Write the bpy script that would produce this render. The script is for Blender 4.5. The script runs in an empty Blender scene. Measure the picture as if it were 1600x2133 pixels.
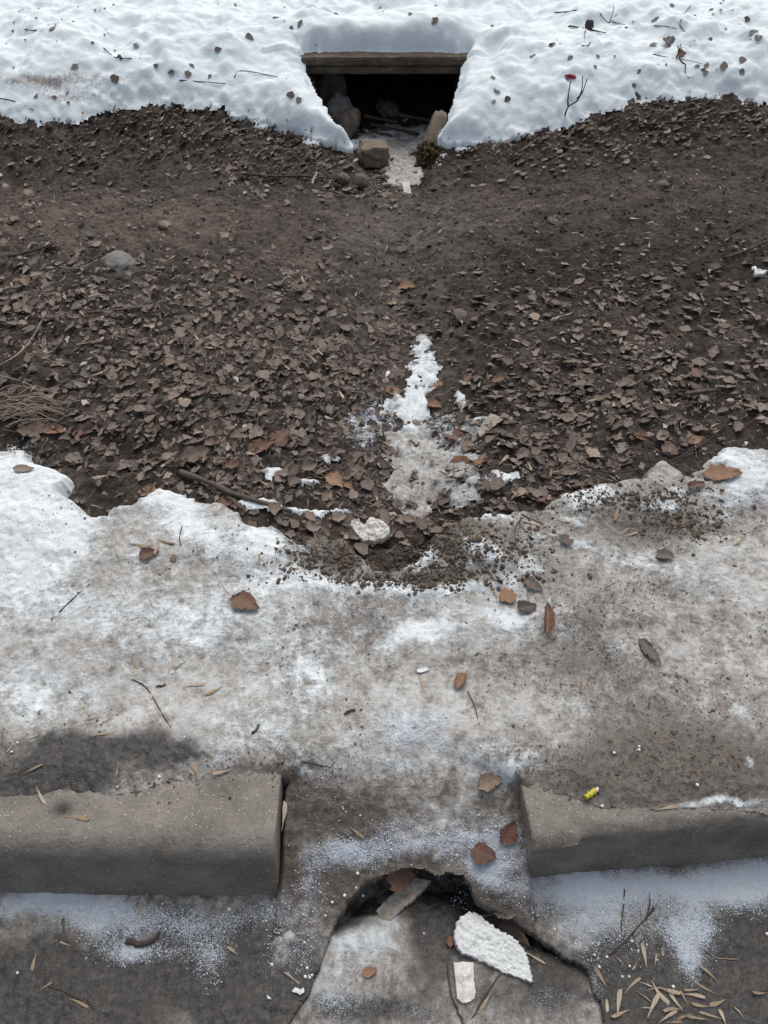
import bpy, bmesh, math, random
import numpy as np
from mathutils import Vector, Matrix, Euler

R = math.radians
rng = np.random.default_rng(7)
random.seed(7)
scene = bpy.context.scene
COL = scene.collection

# ------------------------------------------------------------------ camera, sky, sun, exposure
CAMZ, PITCH, VFOV = 1.5, 46.0, 66.0
cam_d = bpy.data.cameras.new('camera')
cam = bpy.data.objects.new('camera', cam_d)
COL.objects.link(cam)
cam.location = (0, 0, CAMZ)
cam.rotation_euler = (R(90 - PITCH), 0, 0)
cam_d.sensor_fit = 'VERTICAL'
cam_d.angle = R(VFOV)
cam_d.clip_start = 0.05
cam_d.clip_end = 500
scene.camera = cam

SUN_EL, SUN_AZ = 58.0, 8.0          # sun stands beyond the snow bank, a little to the right
world = bpy.data.worlds.new('World')
scene.world = world
world.use_nodes = True
wn = world.node_tree.nodes
bg = wn['Background']
sky = wn.new('ShaderNodeTexSky')
sky.sky_type = 'NISHITA'
sky.sun_disc = False
sky.sun_elevation = R(SUN_EL)
sky.sun_rotation = R(SUN_AZ)
sky.air_density = 1.0
sky.dust_density = 6.0
sky.ozone_density = 1.0
hs = wn.new('ShaderNodeHueSaturation')      # an overcast sky is nearly grey
hs.inputs['Saturation'].default_value = 0.52
world.node_tree.links.new(sky.outputs[0], hs.inputs['Color'])
world.node_tree.links.new(hs.outputs[0], bg.inputs[0])
bg.inputs[1].default_value = 0.15
sun_d = bpy.data.lights.new('sun', 'SUN')
sun_d.energy = 0.55
sun_d.angle = R(60)
sun_d.color = (1.0, 0.97, 0.92)
sun = bpy.data.objects.new('sun', sun_d)
COL.objects.link(sun)
_sd = Vector((math.sin(R(SUN_AZ)) * math.cos(R(SUN_EL)), math.cos(R(SUN_AZ)) * math.cos(R(SUN_EL)), math.sin(R(SUN_EL))))
sun.rotation_euler = _sd.to_track_quat('Z', 'Y').to_euler()
vs = scene.view_settings
vs.view_transform = 'Standard'
vs.look = 'None'
vs.gamma = 1.0
vs.exposure = 0.13

# ------------------------------------------------------------------ numeric helpers
W, H = 1600.0, 2133.0
F = (H / 2) / math.tan(R(VFOV / 2))
SP, CP = math.sin(R(PITCH)), math.cos(R(PITCH))

def project(x, y, z):
    dz = z - CAMZ
    depth = y * CP - dz * SP
    up = y * SP + dz * CP
    depth = np.maximum(depth, 0.05)
    return W / 2 + F * x / depth, H / 2 - F * up / depth

def ray(px, py):
    a = (np.asarray(px, float) - W / 2) / F
    b = (H / 2 - np.asarray(py, float)) / F
    return a, CP + b * SP, -SP + b * CP

def at_z(px, py, z):
    dx, dy, dz = ray(px, py)
    t = (z - CAMZ) / dz
    return dx * t, dy * t

def smooth(a, b, v):
    t = np.clip((v - a) / (b - a), 0, 1)
    return t * t * (3 - 2 * t)

def _hash(ix, iy, seed):
    h = (ix.astype(np.int64) * 374761393 + iy.astype(np.int64) * 668265263 + seed * 974634777) & 0xFFFFFFFF
    h = ((h ^ (h >> 13)) * 1274126177) & 0xFFFFFFFF
    h = h ^ (h >> 16)
    return (h & 0xFFFF) / 65535.0

def vnoise(x, y, seed):
    x0 = np.floor(x); y0 = np.floor(y)
    fx = x - x0; fy = y - y0
    fx = fx * fx * fx * (fx * (fx * 6 - 15) + 10)
    fy = fy * fy * fy * (fy * (fy * 6 - 15) + 10)
    a = _hash(x0, y0, seed); b = _hash(x0 + 1, y0, seed)
    c = _hash(x0, y0 + 1, seed); d = _hash(x0 + 1, y0 + 1, seed)
    return (a + (b - a) * fx) * (1 - fy) + (c + (d - c) * fx) * fy

def fbm(x, y, freq, octs=4, seed=0, gain=0.5):
    """zero-centred fractal noise, about -1..1"""
    s = 0.0; amp = 1.0; tot = 0.0
    for o in range(octs):
        ca, sa = math.cos(o * 1.1 + seed), math.sin(o * 1.1 + seed)
        u = (x * ca - y * sa) * freq + 17.3 * o + seed * 3.1
        v = (x * sa + y * ca) * freq - 9.7 * o
        s = s + amp * (vnoise(u, v, seed * 13 + o) * 2 - 1)
        tot += amp
        amp *= gain; freq *= 2.03
    return s / tot * 1.6

def sdist(x, y, poly):
    """signed distance to a closed polygon, positive inside"""
    p = np.asarray(poly, float); q = np.roll(p, -1, axis=0)
    best = np.full(x.shape, 1e9); inside = np.zeros(x.shape, bool)
    for (ax, ay), (bx, by) in zip(p, q):
        ex, ey = bx - ax, by - ay
        L = ex * ex + ey * ey + 1e-12
        t = np.clip(((x - ax) * ex + (y - ay) * ey) / L, 0, 1)
        d = (x - ax - t * ex) ** 2 + (y - ay - t * ey) ** 2
        best = np.minimum(best, d)
        if abs(ey) > 1e-12:
            c = ((ay > y) != (by > y)) & (x < ex * (y - ay) / ey + ax)
            inside ^= c
    d = np.sqrt(best)
    return np.where(inside, d, -d)

def blobs(px, py, lst):
    s = np.zeros(px.shape)
    for (cx, cy, rx, ry, a) in lst:
        u = (px - cx) / rx; v = (py - cy) / ry
        s += a * np.exp(-(u * u + v * v))
    return s

def axis(fine0, fine1, step, far0, far1):
    """grid lines, fine in the middle and growing outwards to the far ends"""
    c = list(np.arange(fine0, fine1 + step * 0.5, step))
    s = step; v = c[-1]
    while v < far1:
        s *= 1.25; v += s; c.append(min(v, far1))
    s = step; v = c[0]; pre = []
    while v > far0:
        s *= 1.25; v -= s; pre.append(max(v, far0))
    return np.array(pre[::-1] + c)

def new_mesh(name, V, faces_flat, nper, attrs=None, mat=None, smooth_on=True):
    me = bpy.data.meshes.new(name)
    n = len(V); nf = len(faces_flat) // nper
    me.vertices.add(n)
    me.vertices.foreach_set('co', np.asarray(V, np.float32).ravel())
    me.loops.add(nf * nper)
    me.loops.foreach_set('vertex_index', np.asarray(faces_flat, np.int32))
    me.polygons.add(nf)
    me.polygons.foreach_set('loop_start', np.arange(0, nf * nper, nper, dtype=np.int32))
    me.polygons.foreach_set('loop_total', np.full(nf, nper, np.int32))
    if smooth_on:
        me.polygons.foreach_set('use_smooth', np.ones(nf, bool))
    for k, v in (attrs or {}).items():
        at = me.attributes.new(k, 'FLOAT', 'POINT')
        at.data.foreach_set('value', np.asarray(v, np.float32))
    me.update(calc_edges=True)
    if mat: me.materials.append(mat)
    return me

def link(name, me, parent=None):
    o = bpy.data.objects.new(name, me)
    COL.objects.link(o)
    if parent: o.parent = parent
    return o

def tag(o, label=None, cat=None, group=None, kind=None):
    if label: o['label'] = label
    if cat: o['category'] = cat
    if group: o['group'] = group
    if kind: o['kind'] = kind
    return o

def empty(name, loc, rz=0.0):
    o = bpy.data.objects.new(name, None)
    COL.objects.link(o)
    o.location = loc; o.rotation_euler = (0, 0, rz)
    return o

def sheet(name, X, Y, Z, keep, attrs, mat, skirt=None):
    """rectilinear sheet; keep masks vertices; skirt = (mask, depth, pull) drops the rim down"""
    ny, nx = Z.shape
    kf = keep[:-1, :-1] & keep[1:, :-1] & keep[:-1, 1:] & keep[1:, 1:]
    idx = np.arange(nx * ny).reshape(ny, nx)
    a = idx[:-1, :-1][kf]; b = idx[:-1, 1:][kf]; c = idx[1:, 1:][kf]; d = idx[1:, :-1][kf]
    faces = np.stack([a, b, c, d], 1)
    V = np.stack([X, Y, Z], -1).reshape(-1, 3)
    at = {k: np.broadcast_to(v, Z.shape).reshape(-1) for k, v in attrs.items()}
    if skirt is not None:
        mask, depth = skirt
        e = np.concatenate([faces[:, [0, 1]], faces[:, [1, 2]], faces[:, [2, 3]], faces[:, [3, 0]]])
        key = np.minimum(e[:, 0], e[:, 1]) * (nx * ny) + np.maximum(e[:, 0], e[:, 1])
        u, inv, cnt = np.unique(key, return_inverse=True, return_counts=True)
        be = e[cnt[inv] == 1]
        m = mask.reshape(-1)
        be = be[m[be[:, 0]] & m[be[:, 1]]]
        vs_ = np.unique(be)
        remap = -np.ones(nx * ny, np.int64)
        remap[vs_] = len(V) + np.arange(len(vs_))
        dn = V[vs_].copy(); dn[:, 2] -= (np.broadcast_to(depth, Z.shape).reshape(-1)[vs_])
        V = np.concatenate([V, dn])
        at = {k: np.concatenate([v, v[vs_]]) for k, v in at.items()}
        faces = np.concatenate([faces, np.stack([be[:, 1], be[:, 0], remap[be[:, 0]], remap[be[:, 1]]], 1)])
    used = np.unique(faces)
    mp = -np.ones(len(V), np.int64); mp[used] = np.arange(len(used))
    me = new_mesh(name, V[used], mp[faces].ravel(), 4, {k: v[used] for k, v in at.items()}, mat)
    return link(name, me)

def grid(ax, ay):
    return np.meshgrid(ax, ay)

# ------------------------------------------------------------------ materials
def mat_new(name):
    m = bpy.data.materials.new(name); m.use_nodes = True
    nt = m.node_tree
    return m, nt, nt.nodes['Principled BSDF']

class N:
    """small node-graph helper"""
    def __init__(self, nt):
        self.nt = nt
        self.co = nt.nodes.new('ShaderNodeTexCoord').outputs['Object']
        self.geo = nt.nodes.new('ShaderNodeNewGeometry')
    def lk(self, a, b): self.nt.links.new(a, b)
    def val(self, sock, v):
        if isinstance(v, bpy.types.NodeSocket): self.lk(v, sock)
        else: sock.default_value = v
    def noise(self, scale, detail=4, rough=0.55, co=None, dist=0.0):
        n = self.nt.nodes.new('ShaderNodeTexNoise')
        self.lk(co or self.co, n.inputs['Vector'])
        n.inputs['Scale'].default_value = scale; n.inputs['Detail'].default_value = detail
        n.inputs['Roughness'].default_value = rough; n.inputs['Distortion'].default_value = dist
        return n.outputs['Fac']
    def gain(self, v, k):
        return self.m('ADD', self.m('MULTIPLY', self.m('SUBTRACT', v, 0.5), k), 0.5)
    def voro(self, scale, feat='F1', co=None):
        n = self.nt.nodes.new('ShaderNodeTexVoronoi'); n.feature = feat
        self.lk(co or self.co, n.inputs['Vector']); n.inputs['Scale'].default_value = scale
        return n.outputs['Distance']
    def attr(self, name):
        n = self.nt.nodes.new('ShaderNodeAttribute'); n.attribute_name = name
        return n.outputs['Fac']
    def m(self, op, a, b=0.0, c=None):
        n = self.nt.nodes.new('ShaderNodeMath'); n.operation = op
        self.val(n.inputs[0], a); self.val(n.inputs[1], b)
        if c is not None: self.val(n.inputs[2], c)
        return n.outputs[0]
    def rng(self, v, a, b, c=0.0, d=1.0, sm=True):
        n = self.nt.nodes.new('ShaderNodeMapRange')
        n.interpolation_type = 'SMOOTHSTEP' if sm else 'LINEAR'
        self.val(n.inputs['Value'], v)
        for k, x in zip(('From Min', 'From Max', 'To Min', 'To Max'), (a, b, c, d)):
            self.val(n.inputs[k], x)
        return n.outputs['Result']
    def mix(self, f, a, b, blend='MIX'):
        n = self.nt.nodes.new('ShaderNodeMix'); n.data_type = 'RGBA'; n.blend_type = blend
        self.val(n.inputs[0], f)
        for s, v in ((n.inputs[6], a), (n.inputs[7], b)):
            if isinstance(v, bpy.types.NodeSocket): self.lk(v, s)
            else: s.default_value = (*v, 1.0)
        return n.outputs[2]
    def ramp(self, f, stops):
        n = self.nt.nodes.new('ShaderNodeValToRGB'); self.lk(f, n.inputs[0])
        el = n.color_ramp.elements
        while len(el) < len(stops): el.new(0.5)
        for e, (p, c) in zip(el, stops): e.position = p; e.color = (*c, 1)
        return n.outputs[0]
    def bump(self, h, dist, strength=1.0, nrm=None):
        n = self.nt.nodes.new('ShaderNodeBump'); self.lk(h, n.inputs['Height'])
        n.inputs['Distance'].default_value = dist; n.inputs['Strength'].default_value = strength
        if nrm is not None: self.lk(nrm, n.inputs['Normal'])
        return n.outputs['Normal']

def make_mud():
    m, nt, b = mat_new('wet_soil'); g = N(nt)
    tone = g.attr('tone'); wet = g.attr('wet'); frost = g.attr('frost')
    n1 = g.gain(g.noise(9, 6, 0.62), 1.5); n2 = g.gain(g.noise(60, 6, 0.65), 1.6); n3 = g.noise(260, 4, 0.6)
    t = g.m('ADD', tone, g.m('MULTIPLY', g.m('SUBTRACT', n1, 0.5), 0.6))
    t = g.m('ADD', t, g.m('MULTIPLY', g.m('SUBTRACT', n2, 0.5), 0.75))
    c = g.ramp(t, [(0.0, (0.017, 0.0140, 0.0115)), (0.35, (0.043, 0.0350, 0.0290)), (0.62, (0.088, 0.071, 0.059)), (1.0, (0.165, 0.135, 0.113))])
    fib = g.rng(n3, 0.62, 0.74)
    c = g.mix(g.m('MULTIPLY', fib, 0.55), c, (0.13, 0.10, 0.08))
    fr = g.rng(g.m('ADD', g.m('ADD', frost, g.m('MULTIPLY', g.m('SUBTRACT', n3, 0.5), 1.3)), g.m('MULTIPLY', g.m('SUBTRACT', n2, 0.5), 1.0)), 0.48, 0.72)
    c = g.mix(fr, c, (0.62, 0.66, 0.72))
    g.lk(c, b.inputs['Base Color'])
    g.lk(g.rng(g.m('ADD', wet, g.m('MULTIPLY', n1, 0.4)), 0.3, 1.1, 0.92, 0.5), b.inputs['Roughness'])
    b.inputs['Specular IOR Level'].default_value = 0.25
    h = g.m('ADD', g.m('MULTIPLY', n2, 0.7), g.m('MULTIPLY', n3, 0.3))
    g.lk(g.bump(h, 0.012, 0.9), b.inputs['Normal'])
    return m

def make_ice():
    m, nt, b = mat_new('dirty_packed_ice'); g = N(nt)
    snow = g.attr('snow'); dirt = g.attr('dirt'); wet = g.attr('wet'); frost = g.attr('frost')
    n0 = g.gain(g.noise(6, 5, 0.6), 2.0); n1 = g.gain(g.noise(17, 8, 0.68, dist=0.5), 2.3); n2 = g.gain(g.noise(75, 7, 0.68), 2.2)
    n3 = g.noise(420, 3, 0.6); n5 = g.noise(170, 5, 0.7)
    c1 = g.m('SUBTRACT', n1, 0.5); c2 = g.m('SUBTRACT', n2, 0.5)
    # bare ice: soiled grey brown to pale grey
    n6 = g.m('SUBTRACT', g.gain(g.noise(38, 6, 0.65, dist=0.3), 2.3), 0.5)
    t = g.m('ADD', 0.52, g.m('ADD', g.m('ADD', g.m('MULTIPLY', c1, 0.50), g.m('MULTIPLY', n6, 0.42)), g.m('MULTIPLY', c2, 0.50)))
    t = g.m('SUBTRACT', t, g.m('MULTIPLY', dirt, 0.36))
    t = g.m('ADD', t, g.m('MULTIPLY', snow, 0.40))
    c = g.ramp(t, [(0.0, (0.070, 0.060, 0.051)), (0.25, (0.135, 0.121, 0.106)), (0.5, (0.275, 0.262, 0.240)), (0.75, (0.45, 0.45, 0.435)), (1.0, (0.62, 0.645, 0.65))])
    # brown soil smeared into it
    dm = g.rng(g.m('ADD', dirt, g.m('ADD', g.m('MULTIPLY', c1, 0.75), g.m('MULTIPLY', c2, 0.35))), 0.55, 0.95)
    soil = g.ramp(n2, [(0.2, (0.050, 0.040, 0.032)), (0.8, (0.150, 0.122, 0.098))])
    c = g.mix(g.m('MULTIPLY', dm, 0.80), c, soil)
    # clear wet ice over asphalt
    wm = g.rng(g.m('ADD', wet, g.m('MULTIPLY', c1, 0.5)), 0.40, 1.0)
    asph = g.ramp(n2, [(0.15, (0.017, 0.0165, 0.0155)), (0.5, (0.034, 0.0325, 0.030)), (0.85, (0.070, 0.066, 0.060))])
    c = g.mix(wm, c, asph)
    # dark grit frozen in
    den = g.m('ADD', g.m('MULTIPLY', c1, -0.16), g.m('MULTIPLY', g.m('SUBTRACT', g.m('MINIMUM', dirt, 0.7), 0.2), 0.14))
    sp = g.rng(g.m('ADD', n5, den), 0.565, 0.62)
    sp = g.m('MAXIMUM', sp, g.rng(g.m('ADD', n3, den), 0.60, 0.66))
    c = g.mix(g.m('MULTIPLY', sp, 0.62), c, (0.085, 0.072, 0.058))
    # white snow on top
    sm_ = g.m('ADD', snow, g.m('ADD', g.m('ADD', g.m('MULTIPLY', c1, 0.42), g.m('MULTIPLY', n6, 0.42)), g.m('MULTIPLY', c2, 0.36)))
    sm = g.rng(sm_, 0.40, 1.0)
    wht = g.mix(n2, (0.60, 0.65, 0.67), (0.79, 0.845, 0.86))
    c = g.mix(g.m('MULTIPLY', sm, g.m('SUBTRACT', 1.0, g.m('MULTIPLY', sp, 0.35))), c, wht)
    # granular hoar on the dark ice
    gr = g.noise(480, 2, 0.5)
    gm = g.m('ADD', frost, g.m('ADD', g.m('MULTIPLY', c1, 0.35), g.m('MULTIPLY', c2, 0.2)))
    gm = g.rng(g.m('ADD', gm, g.m('MULTIPLY', g.m('SUBTRACT', gr, 0.5), 2.2)), 0.32, 0.90)
    c = g.mix(g.m('MULTIPLY', gm, 0.88), c, (0.50, 0.56, 0.63))
    g.lk(c, b.inputs['Base Color'])
    rg = g.rng(g.m('ADD', sm, gm), 0.0, 0.7, 0.33, 0.9)
    g.lk(g.m('SUBTRACT', rg, g.m('MULTIPLY', g.m('MULTIPLY', wm, g.m('SUBTRACT', 1.0, gm)), 0.14)), b.inputs['Roughness'])
    b.inputs['Specular IOR Level'].default_value = 0.5
    h = g.m('ADD', g.m('MULTIPLY', n1, 0.30), g.m('MULTIPLY', n2, 0.20))
    h = g.m('ADD', h, g.m('MULTIPLY', n3, 0.14))
    h = g.m('ADD', h, g.m('MULTIPLY', sm, 0.40))
    g.lk(g.bump(h, 0.010, 0.9), b.inputs['Normal'])
    return m

def make_snow():
    m, nt, b = mat_new('old_snow'); g = N(nt)
    dirt = g.attr('dirt')
    n1 = g.noise(14, 6, 0.6); n2 = g.noise(70, 5, 0.6); n3 = g.noise(300, 3, 0.6)
    c = g.mix(n1, (0.64, 0.72, 0.745), (0.75, 0.82, 0.84))
    dm = g.rng(g.m('ADD', dirt, g.m('MULTIPLY', g.m('SUBTRACT', n2, 0.5), 1.5)), 0.3, 1.1)
    c = g.mix(g.m('MULTIPLY', dm, 0.85), c, (0.20, 0.165, 0.14))
    sp = g.m('MULTIPLY', g.rng(n3, 0.70, 0.76), g.rng(n1, 0.42, 0.62))
    c = g.mix(g.m('MULTIPLY', sp, 0.6), c, (0.16, 0.14, 0.12))
    g.lk(c, b.inputs['Base Color'])
    b.inputs['Roughness'].default_value = 0.85
    b.inputs['Specular IOR Level'].default_value = 0.15
    h = g.m('ADD', g.m('MULTIPLY', n1, 1.0), g.m('MULTIPLY', n2, 0.3))
    g.lk(g.bump(h, 0.012, 0.45), b.inputs['Normal'])
    return m

def make_concrete(name, dark, light, moss=None):
    m, nt, b = mat_new(name); g = N(nt)
    n1 = g.gain(g.noise(8, 7, 0.65), 1.8); n2 = g.gain(g.noise(80, 6, 0.7), 1.6); v = g.voro(170); n4 = g.noise(420, 2, 0.5)
    c = g.ramp(g.m('ADD', g.m('MULTIPLY', n1, 0.6), g.m('MULTIPLY', n2, 0.4)), [(0.3, dark), (0.7, light)])
    c = g.mix(g.m('MULTIPLY', g.rng(n2, 0.60, 0.72), 0.45), c, tuple(x * 0.5 for x in dark))
    agg = g.m('MULTIPLY', g.rng(v, 0.30, 0.18), g.rng(g.noise(90, 3), 0.52, 0.60))
    c = g.mix(g.m('MULTIPLY', agg, 0.75), c, (0.60, 0.57, 0.52))
    c = g.mix(g.attr('stain'), c, (0.035, 0.031, 0.027))
    if moss:
        c = g.mix(g.m('MULTIPLY', g.rng(g.noise(20, 5), 0.45, 0.65), 0.7), c, moss)
    g.lk(c, b.inputs['Base Color'])
    b.inputs['Roughness'].default_value = 0.88
    b.inputs['Specular IOR Level'].default_value = 0.25
    g.lk(g.bump(g.m('ADD', n2, g.m('MULTIPLY', n4, 0.6)), 0.004, 0.8), b.inputs['Normal'])
    return m

def make_leaf(name, stops, spec=0.25):
    m, nt, b = mat_new(name); g = N(nt)
    oi = nt.nodes.new('ShaderNodeObjectInfo').outputs['Random']
    r = g.m('FRACT', g.m('ADD', oi, g.attr('rnd')))
    c = g.ramp(r, stops)
    n1 = g.noise(90, 5, 0.6, co=g.geo.outputs['Position']); n2 = g.noise(600, 3, 0.6, co=g.geo.outputs['Position'])
    c = g.mix(g.m('MULTIPLY', g.rng(n1, 0.5, 0.75), 0.55), c, (0.035, 0.027, 0.022))
    c = g.mix(g.m('MULTIPLY', g.rng(n2, 0.5, 0.75), 0.25), c, (0.22, 0.18, 0.15))
    vein = g.attr('vein')
    c = g.mix(g.m('MULTIPLY', vein, 0.35), c, (0.19, 0.15, 0.115))
    g.lk(c, b.inputs['Base Color'])
    b.inputs['Roughness'].default_value = 0.62
    b.inputs['Specular IOR Level'].default_value = spec
    g.lk(g.bump(g.m('ADD', n1, g.m('MULTIPLY', n2, 0.4)), 0.003, 0.6), b.inputs['Normal'])
    return m

def make_plain(name, a, bcol, scale=60, rough=0.8, spec=0.3, bump=0.002, speck=None):
    m, nt, b = mat_new(name); g = N(nt)
    n = g.noise(scale, 6, 0.62); n2 = g.noise(scale * 5, 4, 0.6)
    c = g.ramp(n, [(0.3, a), (0.7, bcol)])
    if speck: c = g.mix(g.m('MULTIPLY', g.rng(n2, 0.64, 0.72), 0.8), c, speck)
    g.lk(c, b.inputs['Base Color'])
    b.inputs['Roughness'].default_value = rough
    b.inputs['Specular IOR Level'].default_value = spec
    g.lk(g.bump(g.m('ADD', n, g.m('MULTIPLY', n2, 0.5)), bump, 0.8), b.inputs['Normal'])
    return m

M = {}
M['mud'] = make_mud()
M['ice'] = make_ice()
M['snow'] = make_snow()
M['frost'] = None
M['kerb'] = make_concrete('kerb_concrete', (0.155, 0.141, 0.122), (0.30, 0.276, 0.242))
M['slab'] = make_concrete('old_slab_concrete', (0.055, 0.042, 0.032), (0.15, 0.12, 0.09), (0.075, 0.065, 0.04))
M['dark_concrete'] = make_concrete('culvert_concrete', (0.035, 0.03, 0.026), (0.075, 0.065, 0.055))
M['leaf'] = make_leaf('dead_leaf', [(0.0, (0.052, 0.040, 0.032)), (0.3, (0.105, 0.082, 0.068)), (0.6, (0.160, 0.128, 0.106)), (0.85, (0.230, 0.190, 0.160)), (1.0, (0.15, 0.102, 0.075))])
M['leaf_dark'] = make_leaf('dark_leaf', [(0.0, (0.065, 0.06, 0.058)), (1.0, (0.15, 0.135, 0.125))])
M['leaf_red'] = make_leaf('red_brown_leaf', [(0.0, (0.115, 0.060, 0.045)), (1.0, (0.165, 0.085, 0.060))])
M['leaf_orange'] = make_leaf('orange_brown_leaf', [(0.0, (0.20, 0.105, 0.062)), (1.0, (0.26, 0.15, 0.09))])
M['leaf_tan'] = make_leaf('tan_leaf', [(0.0, (0.24, 0.18, 0.135)), (1.0, (0.33, 0.26, 0.20))])
M['seed'] = make_leaf('dry_seed_wing', [(0.0, (0.24, 0.18, 0.115)), (0.4, (0.33, 0.265, 0.18)), (0.8, (0.43, 0.37, 0.29)), (1.0, (0.25, 0.155, 0.08))])
M['chaff'] = make_leaf('leaf_chaff', [(0.0, (0.085, 0.067, 0.056)), (0.5, (0.17, 0.137, 0.115)), (0.85, (0.26, 0.215, 0.18)), (1.0, (0.46, 0.41, 0.36))])
M['bark'] = make_plain('twig_bark', (0.040, 0.031, 0.026), (0.085, 0.066, 0.054), 120)
M['bark_grey'] = make_plain('branch_bark', (0.065, 0.050, 0.041), (0.14, 0.112, 0.092), 90)
M['straw'] = make_plain('dry_stalk', (0.20, 0.155, 0.115), (0.36, 0.30, 0.24), 100)
M['foam'] = make_plain('white_foam', (0.74, 0.78, 0.78), (0.86, 0.89, 0.88), 200, 0.7, 0.3, 0.006, (0.35, 0.33, 0.30))
M['foam_dirty'] = make_plain('soiled_foam', (0.44, 0.42, 0.38), (0.76, 0.75, 0.72), 60, 0.8, 0.3, 0.004, (0.2, 0.18, 0.15))
M['board'] = make_plain('pale_board', (0.22, 0.19, 0.155), (0.46, 0.42, 0.36), 45, 0.85, 0.2, 0.003, (0.12, 0.10, 0.08))
M['stone_grey'] = make_plain('grey_stone', (0.11, 0.11, 0.105), (0.22, 0.215, 0.205), 25, 0.85, 0.25, 0.008)
M['stone_tan'] = make_plain('tan_stone', (0.15, 0.115, 0.085), (0.27, 0.22, 0.17), 25, 0.85, 0.25, 0.008)
M['stone_mud'] = make_plain('muddy_stone', (0.095, 0.075, 0.062), (0.19, 0.16, 0.135), 30, 0.9, 0.2, 0.006)
M['moss'] = make_plain('moss', (0.075, 0.066, 0.028), (0.20, 0.17, 0.085), 90, 0.95, 0.1, 0.006)
M['clod'] = make_plain('soil_clod', (0.030, 0.023, 0.019), (0.085, 0.065, 0.052), 150, 0.95, 0.15, 0.004)
M['clod_pale'] = make_plain('dry_soil_clod', (0.075, 0.058, 0.044), (0.18, 0.142, 0.108), 150, 0.95, 0.15, 0.004)
M['frost'] = make_plain('frost_crystal', (0.48, 0.54, 0.61), (0.66, 0.72, 0.78), 300, 0.7, 0.3, 0.0005)
M['bead'] = make_plain('foam_bead', (0.62, 0.60, 0.56), (0.82, 0.80, 0.76), 300, 0.6, 0.3, 0.0005)
M['yellow'] = make_plain('yellow_paper', (0.42, 0.36, 0.04), (0.62, 0.55, 0.07), 180, 0.7, 0.3, 0.001, (0.08, 0.07, 0.03))
M['paper'] = make_plain('white_paper', (0.60, 0.59, 0.56), (0.80, 0.79, 0.76), 150, 0.7)
M['print'] = make_plain('red_print', (0.22, 0.05, 0.05), (0.32, 0.08, 0.08), 200, 0.6)
M['red'] = make_plain('red_foil', (0.33, 0.02, 0.045), (0.5, 0.04, 0.07), 90, 0.35, 0.5)
def make_film():
    m, nt, b = mat_new('clear_film'); g = N(nt)
    n = g.noise(35, 5, 0.6)
    g.lk(g.ramp(n, [(0.3, (0.42, 0.41, 0.40)), (0.7, (0.66, 0.65, 0.63))]), b.inputs['Base Color'])
    b.inputs['Roughness'].default_value = 0.25
    b.inputs['Specular IOR Level'].default_value = 0.6
    g.lk(g.rng(n, 0.35, 0.7, 0.18, 0.6), b.inputs['Alpha'])
    return m
M['film'] = make_film()

# ------------------------------------------------------------------ terrain functions
_cy = np.array([0.0, 0.60, 1.26, 1.478, 1.775, 2.215, 2.58, 3.38, 3.8, 5.6])
_cx = np.array([0.05, 0.05, 0.036, 0.05, 0.098, 0.128, 0.07, 0.063, 0.05, 0.05])
ZR = -0.155                                # road level in front of the kerbs

def bank(y, x):
    return 0.28 * smooth(3.45, 4.55, y + 0.10 * np.clip(np.abs(x) - 0.5, 0, 1.5)) + 0.02 * np.clip(y - 4.6, 0, 6)

def chan_half(y):
    return np.clip(0.15 + (y - 3.66) * 0.50, 0.15, 0.42)

def ground_z(x, y):
    xc = np.interp(y, _cy, _cx)
    u = np.abs(x - xc)
    far = (np.abs(x) > 6) | (y > 9)
    z = bank(y, x) - 0.045 + (0.03 + 0.09 * smooth(1.35, 2.1, y) * smooth(3.6, 2.8, y)) * np.clip(u, 0, 1.3) ** 0.8
    z = z - 0.055 * np.exp(-(u / 0.19) ** 2) * smooth(3.6, 3.2, y)
    w = chan_half(y)
    floor = -0.115 + 0.01 * fbm(x, y, 5, 3, 31)
    inch = smooth(w + 0.02, w - 0.06, u) * smooth(3.35, 3.7, y) * smooth(5.5, 5.4, y)
    z = z * (1 - inch) + floor * inch
    z = np.where(y < 1.15, np.minimum(z, -0.05 - 0.35 * smooth(1.15, 0.75, y)), z)
    amp = np.where(far, 0, 1)
    z = z + amp * (0.018 * fbm(x, y, 2.2, 4, 3) + 0.008 * fbm(x, y, 14, 4, 5))
    return z

GAP0, GAP1 = -0.207, 0.29
KERB_L = (-0.207, 0.536, 180.0)             # right end of the left kerb, its front foot
HOLE_PX = [(695, 1935), (705, 1915), (730, 1888), (765, 1856), (800, 1842), (850, 1832), (880, 1831), (905, 1842), (935, 1838), (960, 1845), (975, 1865), (985, 1886), (1010, 1900), (1040, 1912), (1090, 1935), (1130, 1957), (1170, 1985), (1215, 2020), (1235, 2050), (1250, 2090), (1260, 2140), (1275, 2250), (1290, 2500), (520, 2500), (560, 2250), (600, 2140), (640, 2080), (660, 2030), (680, 1980)]
HOLE = [at_z(p, q, ZR) for p, q in HOLE_PX]
RIM_PX = [(-900, 900), (-300, 925), (0, 947), (60, 938), (110, 985), (155, 992), (172, 1050), (205, 1082), (262, 1062), (335, 1012), (420, 1032), (470, 1056), (520, 1082), (590, 1104), (625, 1128), (680, 1112), (735, 1136), (775, 1180), (805, 1196), (838, 1188), (872, 1132), (930, 1102), (980, 1076), (1080, 1062), (1150, 1046), (1200, 1018), (1290, 1008), (1370, 976), (1450, 986), (1482, 946), (1600, 962), (1900, 925), (2500, 900)]
RIM = [at_z(p, q, -0.02) for p, q in RIM_PX]
RIM_POLY = [(-60, RIM[0][1])] + RIM + [(60, RIM[-1][1]), (60, -60), (-60, -60)]
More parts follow.
